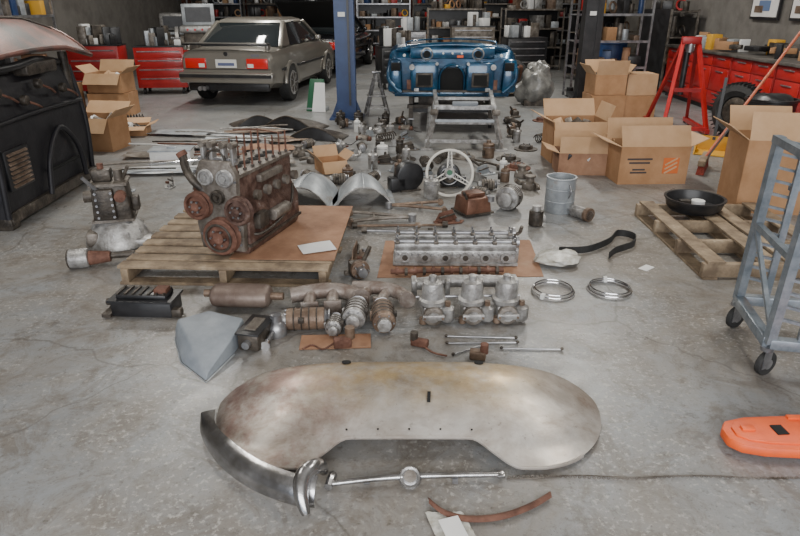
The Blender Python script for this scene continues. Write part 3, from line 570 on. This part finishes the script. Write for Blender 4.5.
# ---------------------------------------------------------------- wheeled rack cart
b=B(); A=Vector((0,0,.17)); Bp=Vector((.09,.46,.17)); C=Vector((.72,-.14,.17)); D_=Vector((.81,.32,.17))
for p,q in((A,Bp),(A,C),(Bp,D_),(C,D_)): b.bar(p,q,.05,.05,CARTB,bev=.004)
for p in(A,Bp,C,D_):
    b.cyl(.06,.03,(p.x+.01,p.y,.062),RUBBER,rot=(R(90),0,R(25)),bev=.006); b.cyl(.025,.036,(p.x+.01,p.y,.062),STEEL,rot=(R(90),0,R(25)))
    for k in(-1,1): b.box(.05,.004,.09,(p.x+.01+k*.009,p.y+k*.022,.09),STEEL,rot=(0,0,R(25)))
    b.cyl(.03,.02,(p.x,p.y,.142),STEEL)
up=Vector((.0,.0,.86))
for p in(A,Bp):
    b.bar(p,p+up+Vector((0,-.03,0)),.04,.04,CARTB); b.bar(p+Vector((.13,-.02,0)),p+up+Vector((.12,-.05,0)),.03,.03,CARTB)
    for k in range(12):
        z=.1+k*.065; b.bar(p+Vector((0,-.002*k,z+.03)),p+Vector((.13,-.02,z)),.022,.012,CARTB)
b.bar(A+up*.98,Bp+up*.98,.035,.035,CARTB); b.bar(A+Vector((0,0,.42)),Bp+Vector((0,0,.42)),.03,.03,CARTB); b.bar(A+Vector((0,0,.05)),Bp+Vector((0,0,.42)),.02,.02,CARTB)
for p in(C,D_): b.bar(p,p+up,.04,.04,CARTB)
for z in(.3,.6,.84): b.bar(A+Vector((.12,0,z)),C+Vector((0,0,z)),.02,.02,CARTB); b.bar(Bp+Vector((.12,0,z)),D_+Vector((0,0,z)),.02,.02,CARTB)
b.done('wheeled_rack_cart',(1.69,2.48,0))
# ---------------------------------------------------------------- front subframe
b=B()
W=.44
for s_ in(-1,1):
    b.bar((s_*W,-.05,.02),(s_*.33,.05,.48),.045,.045,ALU); b.bar((s_*.33,.05,.48),(s_*.36,.85,.56),.045,.045,ALU); b.bar((s_*W,-.05,.02),(s_*.42,.85,.35),.04,.04,ALU)
    b.bar((s_*W,.0,.03),(s_*.34,.5,.50),.03,.03,GREYB); b.bar((s_*.42,.5,.2),(s_*.34,.5,.52),.03,.03,ALU); b.bar((s_*W,-.05,.04),(s_*.35,.85,.52),.025,.025,ALU); b.box(.09,.09,.06,(s_*.36,.0,.43),ALUD,bev=.01)
    b.box(.14,.12,.02,(s_*W,-.05,.012),ALU)
b.bar((-.36,.05,.48),(.36,.05,.48),.05,.05,ALU); b.bar((-.46,-.03,.10),(.46,-.03,.10),.04,.04,ALU); b.bar((-.38,.02,.33),(.38,.02,.33),.03,.03,GREYB); b.bar((-.42,.5,.22),(.42,.5,.22),.03,.03,ALU); b.bar((-.34,.5,.52),(.34,.5,.52),.035,.035,ALU)
b.box(.3,.06,.05,(0,.05,.52),GREYP,bev=.01)
b.done('front_subframe',(.76,7.38,0),-3)
# ---------------------------------------------------------------- blue body shell
b=B()
def ring(y,w,zb,zt,cr_=.12):
    P=[]
    for (cx,cz,a0) in((w-cr_,zb+cr_*.5,-90),(w-cr_,zt-cr_,0),(-w+cr_,zt-cr_,90),(-w+cr_,zb+cr_*.5,180)):
        for k in range(5):
            a=R(a0+k*22.5); rz_=cr_*(.5 if cz<zb+cr_ else 1); P.append((cx+cr_*math.cos(a),y,cz+rz_*math.sin(a)))
    return P
b.loft([ring(.0,.80,.50,.98),ring(.10,.83,.50,1.08),ring(.45,.83,.50,1.12),ring(.6,.83,.50,.92),ring(1.6,.83,.50,.90),ring(1.75,.80,.52,1.02),ring(2.3,.66,.58,.98),ring(2.75,.45,.66,.86)],BLUEB)
b.box(1.1,.05,.14,(0,-.03,1.04),BLUEB,bev=.02); b.tube([(-.72,.1,1.06),(-.4,.02,1.12),(0,0,1.14),(.4,.02,1.12),(.72,.1,1.06)],.035,BLUEB,10)
for s_ in(-1,1):
    b.box(.36,.22,.36,(s_*.36,-.08,.76),BLUEB,bev=.03); b.lathe([(.08,0),(.08,.02),(.065,.03),(.06,.01),(0,.005)],(s_*.33,-.04,1.03),ALU,rot=(R(90),0,0))
    b.cyl(.045,.012,(s_*.33,-.07,1.03),DARK,'y'); b.box(.22,.02,.18,(s_*.36,-.195,.72),IRON,bev=.01); b.box(.17,.012,.13,(s_*.36,-.205,.72),DARK)
    b.box(.20,.25,.42,(s_*.74,-.02,.76),BLUEB,bev=.05,top=(.8,.8)); b.tube([(s_*.66,-.16,.56),(s_*.82,-.12,.72),(s_*.80,-.05,.95)],.03,BLUEB)
    b.box(.12,.03,.10,(s_*.73,-.15,.88),DARK,bev=.01); b.cyl(.035,.03,(s_*.52,-.2,.88),ALU,'y'); b.bar((s_*.6,-.14,.98),(s_*.1,-.06,.86),.03,.03,BLUEB); b.box(.05,.02,.12,(s_*.56,-.16,.66),RUST)
    b.cyl(.02,.03,(s_*.2,-.2,.92),ALU,'y'); b.box(.06,.02,.04,(s_*.46,-.20,.60),ALU); b.cyl(.018,.03,(s_*.62,-.14,1.02),WHITE,'y')
b.box(.30,.1,.32,(0,-.03,.70),DARK,bev=.02); b.tube([(-.16,-.09,.54),(-.15,-.09,.80),(0,-.09,.90),(.15,-.09,.80),(.16,-.09,.54)],.014,BLUEB,8)
for x in(-.12,.0,.12): b.cyl(.014,.02,(x,-.06,1.04),WHITE,'y',seg=12)
b.box(.08,.02,.03,(.1,-.06,1.0),ORANGE); b.box(1.5,.08,.06,(0,-.05,.53),BLUEB,bev=.01); b.box(1.3,.02,.03,(0,-.10,.57),IRON)
b.tube([(-.60,.46,1.10),(-.56,.48,1.16),(0,.46,1.19),(.56,.48,1.16),(.60,.46,1.10)],.010,BLUEB,8)
b.done('car_body_shell',(.68,8.50,-.03),-2)
b=B()
for x in(-.55,.55):
    b.bar((x,-.1,.30),(x,2.4,.30),.06,.06,IRON)
    for y in(.05,2.2): b.bar((x,y,.12),(x,y,.44),.06,.06,IRON); b.cyl(.06,.04,(x,y,.062),RUBBER,'x',bev=.006); b.box(.08,.08,.02,(x,y,.125),STEEL)
for y in(.0,1.1,2.2): b.bar((-.6,y,.30),(.6,y,.30),.05,.05,IRON)
b.box(.9,.5,.14,(0,.3,.37),IRON,bev=.01); b.box(1.1,.6,.05,(0,.4,.23),BLACK); b.done('body_dolly',(.70,8.70,0),-2)
# ---------------------------------------------------------------- lift posts
def lift(x,y,m):
    b=B(); b.box(.5,.5,.02,(0,0,.01),m); b.prism([(-.14,-.12),(.14,-.12),(.14,.12),(.08,.12),(.08,-.06),(-.08,-.06),(-.08,.12),(-.14,.12)],3.6,(0,0,.02),m)
    b.box(.20,.20,.5,(0,.02,.5),IRON,bev=.01); b.box(.10,.9,.08,(.0,.5,.12),m,bev=.01); b.cyl(.06,.06,(0,.9,.19),RUBBER); b.cyl(.035,2.6,(.0,.08,1.6),STEEL); b.box(.03,.02,1.6,(.06,-.13,1.0),BLACK); b.box(.10,.02,.06,(-.03,-.13,1.46),WHITE)
    for k in(-1,1): b.prism([(0,0),(.1,0),(0,.25)],.01,(k*.14,0,.02),m,rot=(R(90),0,0 if k>0 else R(180)))
    b.done('two_post_lift_column',(x,y,0))
lift(-.80,9.6,BLUEP); lift(3.05,10.6,BLACK)
b=B()
for sx in(-1,1):
    for sy in(-1,1): b.bar((sx*.17,sy*.15,.01),(sx*.04,sy*.04,.55),.03,.03,ALU)
for z in(.12,.3):
    k=1-z*.7
    for s_ in(-1,1): b.bar((-.165*k,s_*.145*k,z),(.165*k,s_*.145*k,z),.02,.02,ALU); b.bar((s_*.165*k,-.145*k,z),(s_*.165*k,.145*k,z),.02,.02,ALU)
b.cyl(.05,.12,(0,0,.56),ALU); b.box(.14,.05,.03,(0,0,.64),STEEL,bev=.006); b.done('jack_stand',(-.36,9.85,0),10)
# ---------------------------------------------------------------- cars
def car(name,paint,loc,rz,spoiler=True,hood=False):
    b=B()
    def rg(y,w,zb,zt):
        h=[(-w*.86,zb),(-w*.97,zb+.08),(-w,zb+(zt-zb)*.45),(-w*.985,zt-.12),(-w*.93,zt-.03),(-w*.80,zt),(0,zt+.012)]
        return [(x,y,z) for x,z in h]+[(-x,y,z) for x,z in h[-2::-1]]
    b.loft([rg(.0,.76,.36,.84),rg(.06,.80,.30,.885),rg(.9,.83,.22,.93),rg(1.6,.83,.22,.93),rg(3.0,.83,.22,.93),rg(3.9,.82,.24,.84),rg(4.25,.79,.28,.76),rg(4.36,.74,.34,.70)],paint)
    def gr(z,y0,y1,w): return [(-w,y0,z),(w,y0,z),(w,y1,z),(-w,y1,z)]
    b.loft([gr(.92,.62,3.15,.74),gr(1.29,1.22,2.45,.59)],GLASS,bev=.02)
    b.loft([gr(1.285,1.20,2.48,.605),gr(1.33,1.26,2.40,.57),gr(1.37,1.45,2.2,.48)],paint,bev=.01)
    for s_ in(-1,1):
        for (y0,y1) in((.62,1.24),(3.15,2.45)): b.bar((s_*.735,y0,.92),(s_*.60,y1,1.30),.07,.05,paint,bev=.005)
        b.bar((s_*.745,1.75,.92),(s_*.61,1.75,1.30),.05,.05,BLACK)
        b.loft([[(s_*.75,.70,.92),(s_*.75,1.10,.92),(s_*.615,1.36,1.29),(s_*.615,1.22,1.29)],[(s_*.72,.70,.92),(s_*.72,1.10,.92),(s_*.585,1.36,1.29),(s_*.585,1.22,1.29)]],paint)
        b.box(.03,3.2,.035,(s_*.835,2.0,.58),BLACK)
        for y in(.85,3.42):
            b.cyl(.31,.2,(s_*.76,y,.312),RUBBER,'x',bev=.03,seg=32); b.cyl(.21,.21,(s_*.76,y,.312),ALU,'x',seg=24,bev=.01); b.cyl(.17,.215,(s_*.76,y,.312),IRON,'x',seg=24); b.cyl(.05,.222,(s_*.76,y,.312),ALU,'x')
            for k in range(7):
                t=k*2*math.pi/7; b.bar((s_*.868,y+.04*math.cos(t),.312+.04*math.sin(t)),(s_*.868,y+.2*math.cos(t),.312+.2*math.sin(t)),.03,.012,ALU)
            pts=[(s_*.84,y+.36*math.cos(R(a)),.30+.36*math.sin(R(a))) for a in range(-5,190,15)]; b.tube(pts,.035,paint,8)
        b.box(.36,.04,.16,(s_*.53,-.005,.69),TAIL,bev=.01); b.box(.10,.046,.06,(s_*.42,-.009,.66),WHITE)
        b.box(.10,.12,.09,(s_*.83,2.75,.98),paint,bev=.02)
    b.box(1.62,.16,.17,(0,-.03,.47),paint,bev=.03); b.box(1.58,.05,.05,(0,-.105,.50),BLACK); b.box(1.4,.10,.14,(0,.04,.32),BLACK,bev=.02)
    b.box(.36,.012,.13,(0,-.016,.69),WHITE); b.box(.28,.004,.045,(0,-.024,.68),M('plate_blue',(.10,.12,.22),rough=.5)); b.box(.66,.02,.17,(0,.0,.69),paint); b.cyl(.035,.12,(-.45,-.08,.30),STEEL,'y'); b.cyl(.035,.12,(-.37,-.08,.30),STEEL,'y')
    b.box(1.5,.008,.008,(0,-.002,.60),BLACK); b.box(.14,.01,.035,(.5,-.0,.82),M('badge',(.15,.15,.17),rough=.3)); b.cyl(.035,.01,(0,.0,.84),BLACK,'y')
    if spoiler:
        b.box(1.46,.17,.03,(0,.06,.985),BLACK,bev=.012); b.box(1.40,.13,.012,(0,.07,1.003),paint,bev=.003)
        for s_ in(-1,1): b.box(.05,.15,.08,(s_*.70,.08,.935),paint,bev=.01)
    if hood:
        b.box(1.4,1.15,.03,(0,.25,1.38),paint,rot=(R(-32),0,0),bev=.01)
        b.box(1.3,1.05,.01,(0,.235,1.36),DARK,rot=(R(-32),0,0))
    return b.done(name,loc,rz)
car('sedan_car',CARPAINT,(-2.86,10.72,0),-8)
car('black_sedan_car',BLKPAINT,(-2.15,15.4,0),-8,False,True)
# ---------------------------------------------------------------- rusty vehicle front at left
DK=M('dark_body_paint',(.005,.005,.008),(.013,.012,.015),(.05,.025,.018),scale=6,rough=.55,lo=.42,hi=.68,bump=.3,bscale=25)
b=B()
def sk(u,v):
    y=1.55*u; z=.10+1.0*v
    return Vector((-.03+.03*math.sin(v*3)-.02*u-.06*v**4+.012*noise.noise(Vector((u*4,v*4,0))),y,z))
b.surf(sk,20,20,DK,.012)
b.surf(lambda u,v:Vector((-.03-1.3*v,-.02*math.sin(v*3)+.02*noise.noise(Vector((u*4,v*4,3))),.10+1.0*u)),10,14,DK,.012)
b.tube([(-.02,0,.10),(.0,0,.5),(-.01,0,.9),(-.06,0,1.1)],.022,DK); b.tube([(-.04,1.55,.10),(-.02,1.56,.6),(-.08,1.55,1.08)],.022,DK)
b.tube([(.0,.05,.78),(.02,.7,.80),(.0,1.5,.78)],.018,DK); b.box(.05,1.5,.09,(-.03,.78,.09),IRON,bev=.01)
b.box(.02,.34,.30,(.005,.24,.44),BLACK,bev=.004)
for k in range(8): b.box(.026,.27,.010,(.02,.24,.32+k*.034),BRONZE,rot=(0,R(35),0))
b.tube([(.01,.62,.12),(.02,.70,.42),(.02,.95,.62),(.02,1.22,.42),(.01,1.3,.12)],.022,DK); b.box(.03,.55,.02,(-.01,.96,.30),DARK)
for (y,z) in((.55,.9),(.8,1.0),(1.2,.92),(.2,1.0)): b.cyl(.04,.05,(.0,y,z),IRON,'x',bev=.01); b.tube([(0,y,z),(.04,y+.1,z-.05),(.0,y+.25,z-.1)],.010,RUST)
b.box(.16,.5,.10,(-.06,.9,1.12),IRON,bev=.02); b.box(.14,.12,.16,(-.10,.15,1.14),IRON,bev=.02); b.tube([(-.1,.2,1.14),(.0,.5,1.16),(-.02,.9,1.18),(-.1,1.4,1.12)],.03,BLACK)
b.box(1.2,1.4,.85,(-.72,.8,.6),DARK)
def hd(u,v):
    x=.05-1.6*v; y=-.18+1.95*u
    e=min(1,(v+.02)*3.2); return Vector((x,y,1.17+.30*math.sin(e*math.pi/2)**.85+.05*math.sin(u*math.pi)-.12*max(0,u-.75)*4*.5))
b.surf(hd,24,24,RH,.012)
b.tube([hd(i/20,0) for i in range(21)],.022,RH,8,False,0); b.tube([hd(0,i/20) for i in range(21)],.018,RH,8,False,0); b.tube([hd(1,i/20) for i in range(21)],.018,RH,8,False,0)
b.tube([hd(i/20,.2)+Vector((0,0,.006)) for i in range(21)],.010,IRON,8,False,0)
for (x,y) in((-.08,.08),(-.08,1.48),(-1.25,.08),(-1.25,1.48)): b.box(.12,.12,.12,(x,y,.06),IRON,bev=.01); b.cyl(.04,1.1,(x,y,.65),IRON)
b.done('rusty_vehicle_front',(-2.93,4.45,0),2)
# ---------------------------------------------------------------- right side: bench, cabinets, hoist, tire, broom
b=B()
y=6.2
while y<11.5:
    b.box(.60,1.16,.78,(0,y+.6,.47),REDD,bev=.008)
    for k,(z,h) in enumerate(((.76,.14),(.50,.34),(.22,.18))):
        for j in(0,1): b.box(.012,.55,h,(-.306,y+.31+j*.58,z),RED,bev=.003); b.box(.02,.22,.015,(-.318,y+.31+j*.58,z+h*.35),STEEL)
    y+=1.2
b.box(.55,5.9,.08,(.02,9.2,.04),BLACK); b.box(.68,6.1,.04,(-.02,9.2,.885),M('bench_top',(.05,.045,.04),(.12,.11,.10),scale=5,rough=.5),bev=.004)
for k in range(54):
    s1=random.uniform(.05,.3); b.box(random.uniform(.05,.3),s1,random.uniform(.03,.3),(random.uniform(-.18,.2),6.3+random.random()*5.6,.99),random.choice([BLACK,IRON,PAPER,BLACK,CARD,ALU,YEL,GREYB,BLACK,IRON]),rot=(0,0,random.random()),bev=.01)
b.done('workbench_cabinets',(5.30,0,0))
b=B()
for k,(y,z,w_,h) in enumerate(((8.3,1.6,.8,.5),(9.3,1.62,.8,.5),(10.4,1.62,.8,.5))):
    b.box(.03,w_,h,(0,y,z),BLACK); b.box(.01,w_-.08,h-.08,(-.02,y,z),PAPER); b.box(.004,w_*.4,h*.3,(-.028,y,z-.05),M('poster_blue',(.12,.18,.32),rough=.5)); b.box(.004,w_*.3,h*.2,(-.03,y+.15,z-.1),BRONZE)
b.done('wall_posters',(5.66,0,0))
b=B()
for s_ in(-1,1):
    b.bar((s_*.30,-.4,.06),(s_*.10,.0,1.25),.05,.05,RED); b.bar((s_*.30,-.45,.06),(s_*.30,.7,.06),.06,.06,RED); b.bar((s_*.30,.6,.06),(s_*.10,.05,1.2),.045,.045,REDD)
    for y in(-.42,.68): b.cyl(.03,.03,(s_*.30,y,.032),IRON,'x')
b.bar((-.3,-.4,.09),(.3,-.4,.09),.05,.05,RED); b.bar((-.2,-.2,.60),(.2,-.2,.60),.05,.05,REDD); b.box(.26,.1,.1,(0,0,1.26),REDD,bev=.01); b.cyl(.04,.6,(0,.1,.8),BLACK); b.cyl(.05,.2,(0,0,1.2),STEEL)
b.done('engine_hoist',(3.80,8.6,0),-8,sc=.92)
b=B(); b.torus(.25,.09,(0,0,0),RUBBER,seg=40); b.cyl(.17,.14,(0,0,0),IRON,bev=.01,seg=28); b.cyl(.12,.15,(0,0,0),IRON); b.cyl(.05,.16,(0,0,0),ALUD)
for k in range(40): t=k*math.pi/20; b.box(.03,.008,.15,(.338*math.cos(t),.338*math.sin(t),0),RUBBER,rot=(0,0,t))
b.done('car_tire',(4.25,7.95,.355),0,(R(90),0,R(-60)))
b=B(); d=Vector((1.05,.55,1.38)); b.rod((0,0,.12),d,.015,M('broom_handle_red',(.45,.12,.06),rough=.5),10); b.box(.50,.07,.06,(0,0,.12),WOOD,rot=(0,R(0),R(60)),bev=.01)
b.box(.48,.075,.10,(0,0,.052),M('bristles',(.18,.03,.02),(.3,.06,.04),scale=80,rough=.9),rot=(0,0,R(60)),top=(.9,.7)); b.rod((0,0,.1),d*.25+Vector((0,0,.08)),.02,STEEL,10); b.done('push_broom',(3.15,6.35,0))
b=B(); b.prism([(-.15,0),(.15,0),(.15,.28),(-.15,.28)],.01,(0,0,.003),YEL); b.box(.012,.28,.12,(-.15,.14,.06),YEL,top=(1,.5)); b.box(.012,.28,.12,(.15,.14,.06),YEL,top=(1,.5)); b.box(.3,.012,.16,(0,.28,.08),YEL); b.bar((0,.28,.12),(0,.36,.75),.03,.02,BLACK); b.done('dust_pan',(3.52,7.0,0),-30,sc=1.1)
b=B(); b.lathe([(.20,0),(.22,.02),(.26,.6),(.275,.61),(.275,.63),(.25,.63),(.2,.05),(0,.04)],(0,0,0),BLACK); b.sph(.22,(0,0,.58),BLACK,(1,1,.5),jit=.3); b.done('trash_can',(4.15,7.1,0))
# ---------------------------------------------------------------- shelving & clutter
DARKSET=[BLACK,IRON,IRON,ALUD,BLACK,GREYB,CARDR,IRON,BRONZE,BLACK,ALU,REDD,CARD,ALU]
def shelf(name,loc,rz,w,d,h,n,m=STEEL,density=7,back=True):
    b=B()
    for sx in(-1,1):
        for sy in(-1,1): b.box(.035,.035,h,(sx*w/2,sy*d/2,h/2),m)
    if back: b.box(w,.01,h-.1,(0,d/2,h/2+.05),BLACK)
    for i in range(n):
        z=.1+(h-.14)*i/(n-1); b.box(w,d,.02,(0,0,z),m); b.box(w,.01,.04,(0,-d/2,z),m)
        gap=(h-.14)/(n-1)
        for k in range(density):
            x=-w/2+.08+(w-.16)*(k+random.uniform(.3,.7))/density; hh=random.uniform(.15,.85)*gap
            mm=random.choice(DARKSET) if random.random()<.9 else random.choice([PAPER,CARD,YEL,BLUEP,CARDL])
            if random.random()<.35: b.cyl(min(.4*w/density,.12)*random.uniform(.6,1),hh,(x,random.uniform(-.08,.05),z+.01+hh/2),mm,bev=.005,seg=14)
            elif random.random()<.2: b.torus(.09,.02,(x,-.05,z+.12),mm,rot=(R(80),0,random.random()),seg=18)
            else: b.box(w/density*random.uniform(.5,1.2),d*random.uniform(.4,.8),hh,(x,random.uniform(-.06,.06),z+.01+hh/2),mm,rot=(0,0,random.uniform(-.4,.4)),bev=.006)
    b.done(name,loc,rz)
shelf('metal_shelving_unit',(3.75,11.9,0),0,1.3,.5,1.9,5,STEEL,7,False)
shelf('metal_shelving_unit',(-5.9,10.2,0),90,1.4,.5,1.9,5,STEEL,7,False)
for k,x in enumerate((-5.6,-3.9,-2.2,-.5,1.2,2.9,4.6)): shelf('metal_shelving_unit',(x,20.5,0),0,1.6,.5,2.0,6,[STEEL,IRON,ALUD][k%3],9)
for k,(x,y) in enumerate(((1.5,18.0),(3.4,17.2),(4.6,15.0),(5.3,13.2))): shelf('storage_rack',(x,y,0),[0,4,20,90][k],1.5,.5,1.5,4,ALUD,8)
def chest(loc,rz,w,d,h,m,n=5,stuff=7):
    b=B(); b.box(w,d,h-.12,(0,0,.12+(h-.12)/2),m,bev=.01)
    for i in range(n):
        hh=(h-.2)/n; z=.16+hh*(i+.5); b.box(w*.92,.012,hh*.86,(0,-d/2-.006,z),m,bev=.004); b.box(w*.85,.02,.018,(0,-d/2-.018,z+hh*.3),STEEL)
    for sx in(-1,1):
        for sy in(-1,1): b.cyl(.055,.04,(sx*w*.4,sy*d*.35,.058),RUBBER,'x')
    b.box(w*1.02,d*1.02,.02,(0,0,h+.01),BLACK)
    for k in range(stuff):
        hh=random.uniform(.06,.35); b.box(random.uniform(.06,.25),random.uniform(.05,.2),hh,(random.uniform(-w*.4,w*.4),random.uniform(-d*.3,d*.3),h+.02+hh/2),random.choice([BLACK,IRON,PAPER,ALUD,BLACK,GREYB]),rot=(0,0,random.random()),bev=.01)
    b.done('tool_chest',loc,rz)
chest((-4.55,12.5,0),8,.9,.55,.85,RED,4,14); chest((-5.55,12.0,0),5,.9,.5,.9,REDD,4,16); chest((.1,15.5,0),0,1.0,.5,1.0,STEEL,6); chest((1.7,15.6,0),0,1.0,.5,1.1,ALUD,6,10); chest((2.75,14.6,0),10,.9,.5,.9,BLACK,5,10); chest((-.1,13.2,0),20,.7,.45,.8,BLACK,4,8)
b=B(); b.loft([[(-.3,-.3,.05),(.3,-.3,.05),(.3,.3,.05),(-.3,.3,.05)],[(-.28,-.25,.9),(.28,-.25,.9),(.28,.3,.9),(-.28,.3,.9)]],IRON,bev=.02); b.box(.7,.6,.12,(0,0,.95),ALU,bev=.03); b.box(.6,.1,.38,(0,.2,1.2),GREYB,bev=.02); b.box(.46,.01,.26,(0,.145,1.2),BLACK); b.cyl(.2,.06,(-.4,-.1,.8),ALU,'x'); b.cyl(.03,.3,(-.5,-.1,.8),STEEL,'x')
for k in range(4): b.cyl(.02,.02,(-.2+k*.13,-.3,.95),RED,'y')
b.done('wheel_balancer',(-4.35,14.4,0),15,sc=1.15)
b=B(); b.box(1.1,.7,.06,(0,0,.95),GREYB,bev=.02); b.box(1.0,.6,.85,(0,0,.5),ALUD,bev=.03); b.box(.9,.4,.4,(0,.1,1.2),ALU,bev=.08); b.box(.7,.02,.25,(0,-.11,1.2),BLACK); b.cyl(.05,.1,(.3,-.35,.7),BLACK,'y'); b.box(1.05,.65,.08,(0,0,.04),BLACK); b.done('parts_washer',(-5.3,16.0,0),12)
b=B(); b.lathe([(.28,0),(.29,.01),(.285,.03),(.285,.28),(.295,.29),(.285,.3),(.285,.57),(.295,.58),(.285,.59),(.285,.85),(.295,.86),(.295,.88),(.27,.88),(.265,.86),(0,.86)],(0,0,0),BLUEP); b.cyl(.03,.02,(.15,0,.87),STEEL); b.done('oil_drum',(4.3,13.3,0))
b=B(); GP=M('grey_plastic_sheet',(.10,.10,.095),(.22,.215,.20),scale=6,rough=.3,bump=1,bscale=10); b.sph(.30,(0,0,.28),GP,(1,.8,.95),jit=.4); b.sph(.22,(.05,.1,.50),GP,(1,.8,.9),jit=.5); b.box(.4,.3,.1,(0,0,.05),IRON); b.done('wrapped_parts_bundle',(2.30,10.9,0))
b=B()
for k in range(2): b.torus(.22,.09,(0,0,.1+k*.19),RUBBER,seg=32); b.cyl(.16,.16,(0,0,.1+k*.19),ALUD,seg=20)
b.torus(.22,.09,(0,-.35,.3),RUBBER,rot=(R(80),0,0),seg=32); b.cyl(.15,.14,(0,-.35,.3),ALU,rot=(R(80),0,0),seg=20); b.done('stacked_car_wheels',(2.2,13.0,0))
b=B(); b.box(.5,.35,.4,(0,0,.3),IRON,bev=.03); b.cyl(.1,.3,(.1,0,.6),ALUD); b.box(.6,.45,.06,(0,0,.08),WOOD); b.cyl(.08,.2,(-.12,-.2,.35),ALU,'y'); b.tube([(.2,0,.4),(.35,0,.5),(.35,.1,.2)],.04,RUST); b.done('spare_engine',(1.95,12.1,0),20)
b=B(); b.prism([(-.16,0),(.16,0),(.13,.5),(-.10,.5)],.03,(0,0,.0),GREEN,rot=(R(80),0,0),bev=.005); b.box(.3,.25,.05,(0,.1,.03),GREYB); b.prism([(-.10,0),(.12,0),(.1,.45),(-.06,.45)],.02,(.05,-.05,0),PAPER,rot=(R(78),0,0)); b.done('sheet_offcuts',(-1.35,10.2,0),-10)
for (x,y,k) in((-5.1,8.4,1),(-4.6,8.9,3),(2.75,8.7,6),(2.5,8.1,4),(2.7,7.5,5),(-3.9,9.2,2),(1.75,9.6,3),(2.1,9.3,1),(2.3,8.6,8),(2.0,8.2,10),(1.8,7.8,2),(2.7,9.1,9)): kinds[k]((x,y,0),random.uniform(0,360))
# ---------------------------------------------------------------- lights
def area(loc,rot,sx,sy,p,col=(1,1,1),nm='lamp'):
    l=bpy.data.lights.new(nm,'AREA'); l.shape='RECTANGLE'; l.size=sx; l.size_y=sy; l.energy=p; l.color=col
    o=bpy.data.objects.new(nm,l); bpy.context.collection.objects.link(o); o.location=loc; o.rotation_euler=rot
area((0.2,YF+.1,2.5),(R(72),0,0),8.0,2.6,590,(1,.975,.94),'door_daylight')
for i,(x,y) in enumerate(((-3,3.5),(2.6,3.5),(-3,8),(2.6,8),(-3,12.5),(2.6,12.5),(0,17.0))):
    b=B(); b.box(.3,1.5,.06,(0,0,0),WHITE,bev=.01)
    for k in(-.07,.07): b.cyl(.018,1.4,(k,0,-.045),LAMP,'y')
    b.done('ceiling_light_fixture',(x,y,ZC-.03)); area((x,y,ZC-.13),(0,0,0),.3,1.4,(65,85,135,150,130,130,90)[i],(1,.96,.88),'tube_light')
W=bpy.data.worlds.new('World'); bpy.context.scene.world=W; W.use_nodes=True
W.node_tree.nodes['Background'].inputs[0].default_value=(.60,.75,1,1); W.node_tree.nodes['Background'].inputs[1].default_value=1.6
# ---------------------------------------------------------------- camera
c=bpy.data.cameras.new('camera'); c.sensor_width=36; c.lens=27.9; co=bpy.data.objects.new('camera',c); bpy.context.collection.objects.link(co)
co.location=(0,0,1.6); co.rotation_euler=(R(90-23.1),0,0); bpy.context.scene.camera=co
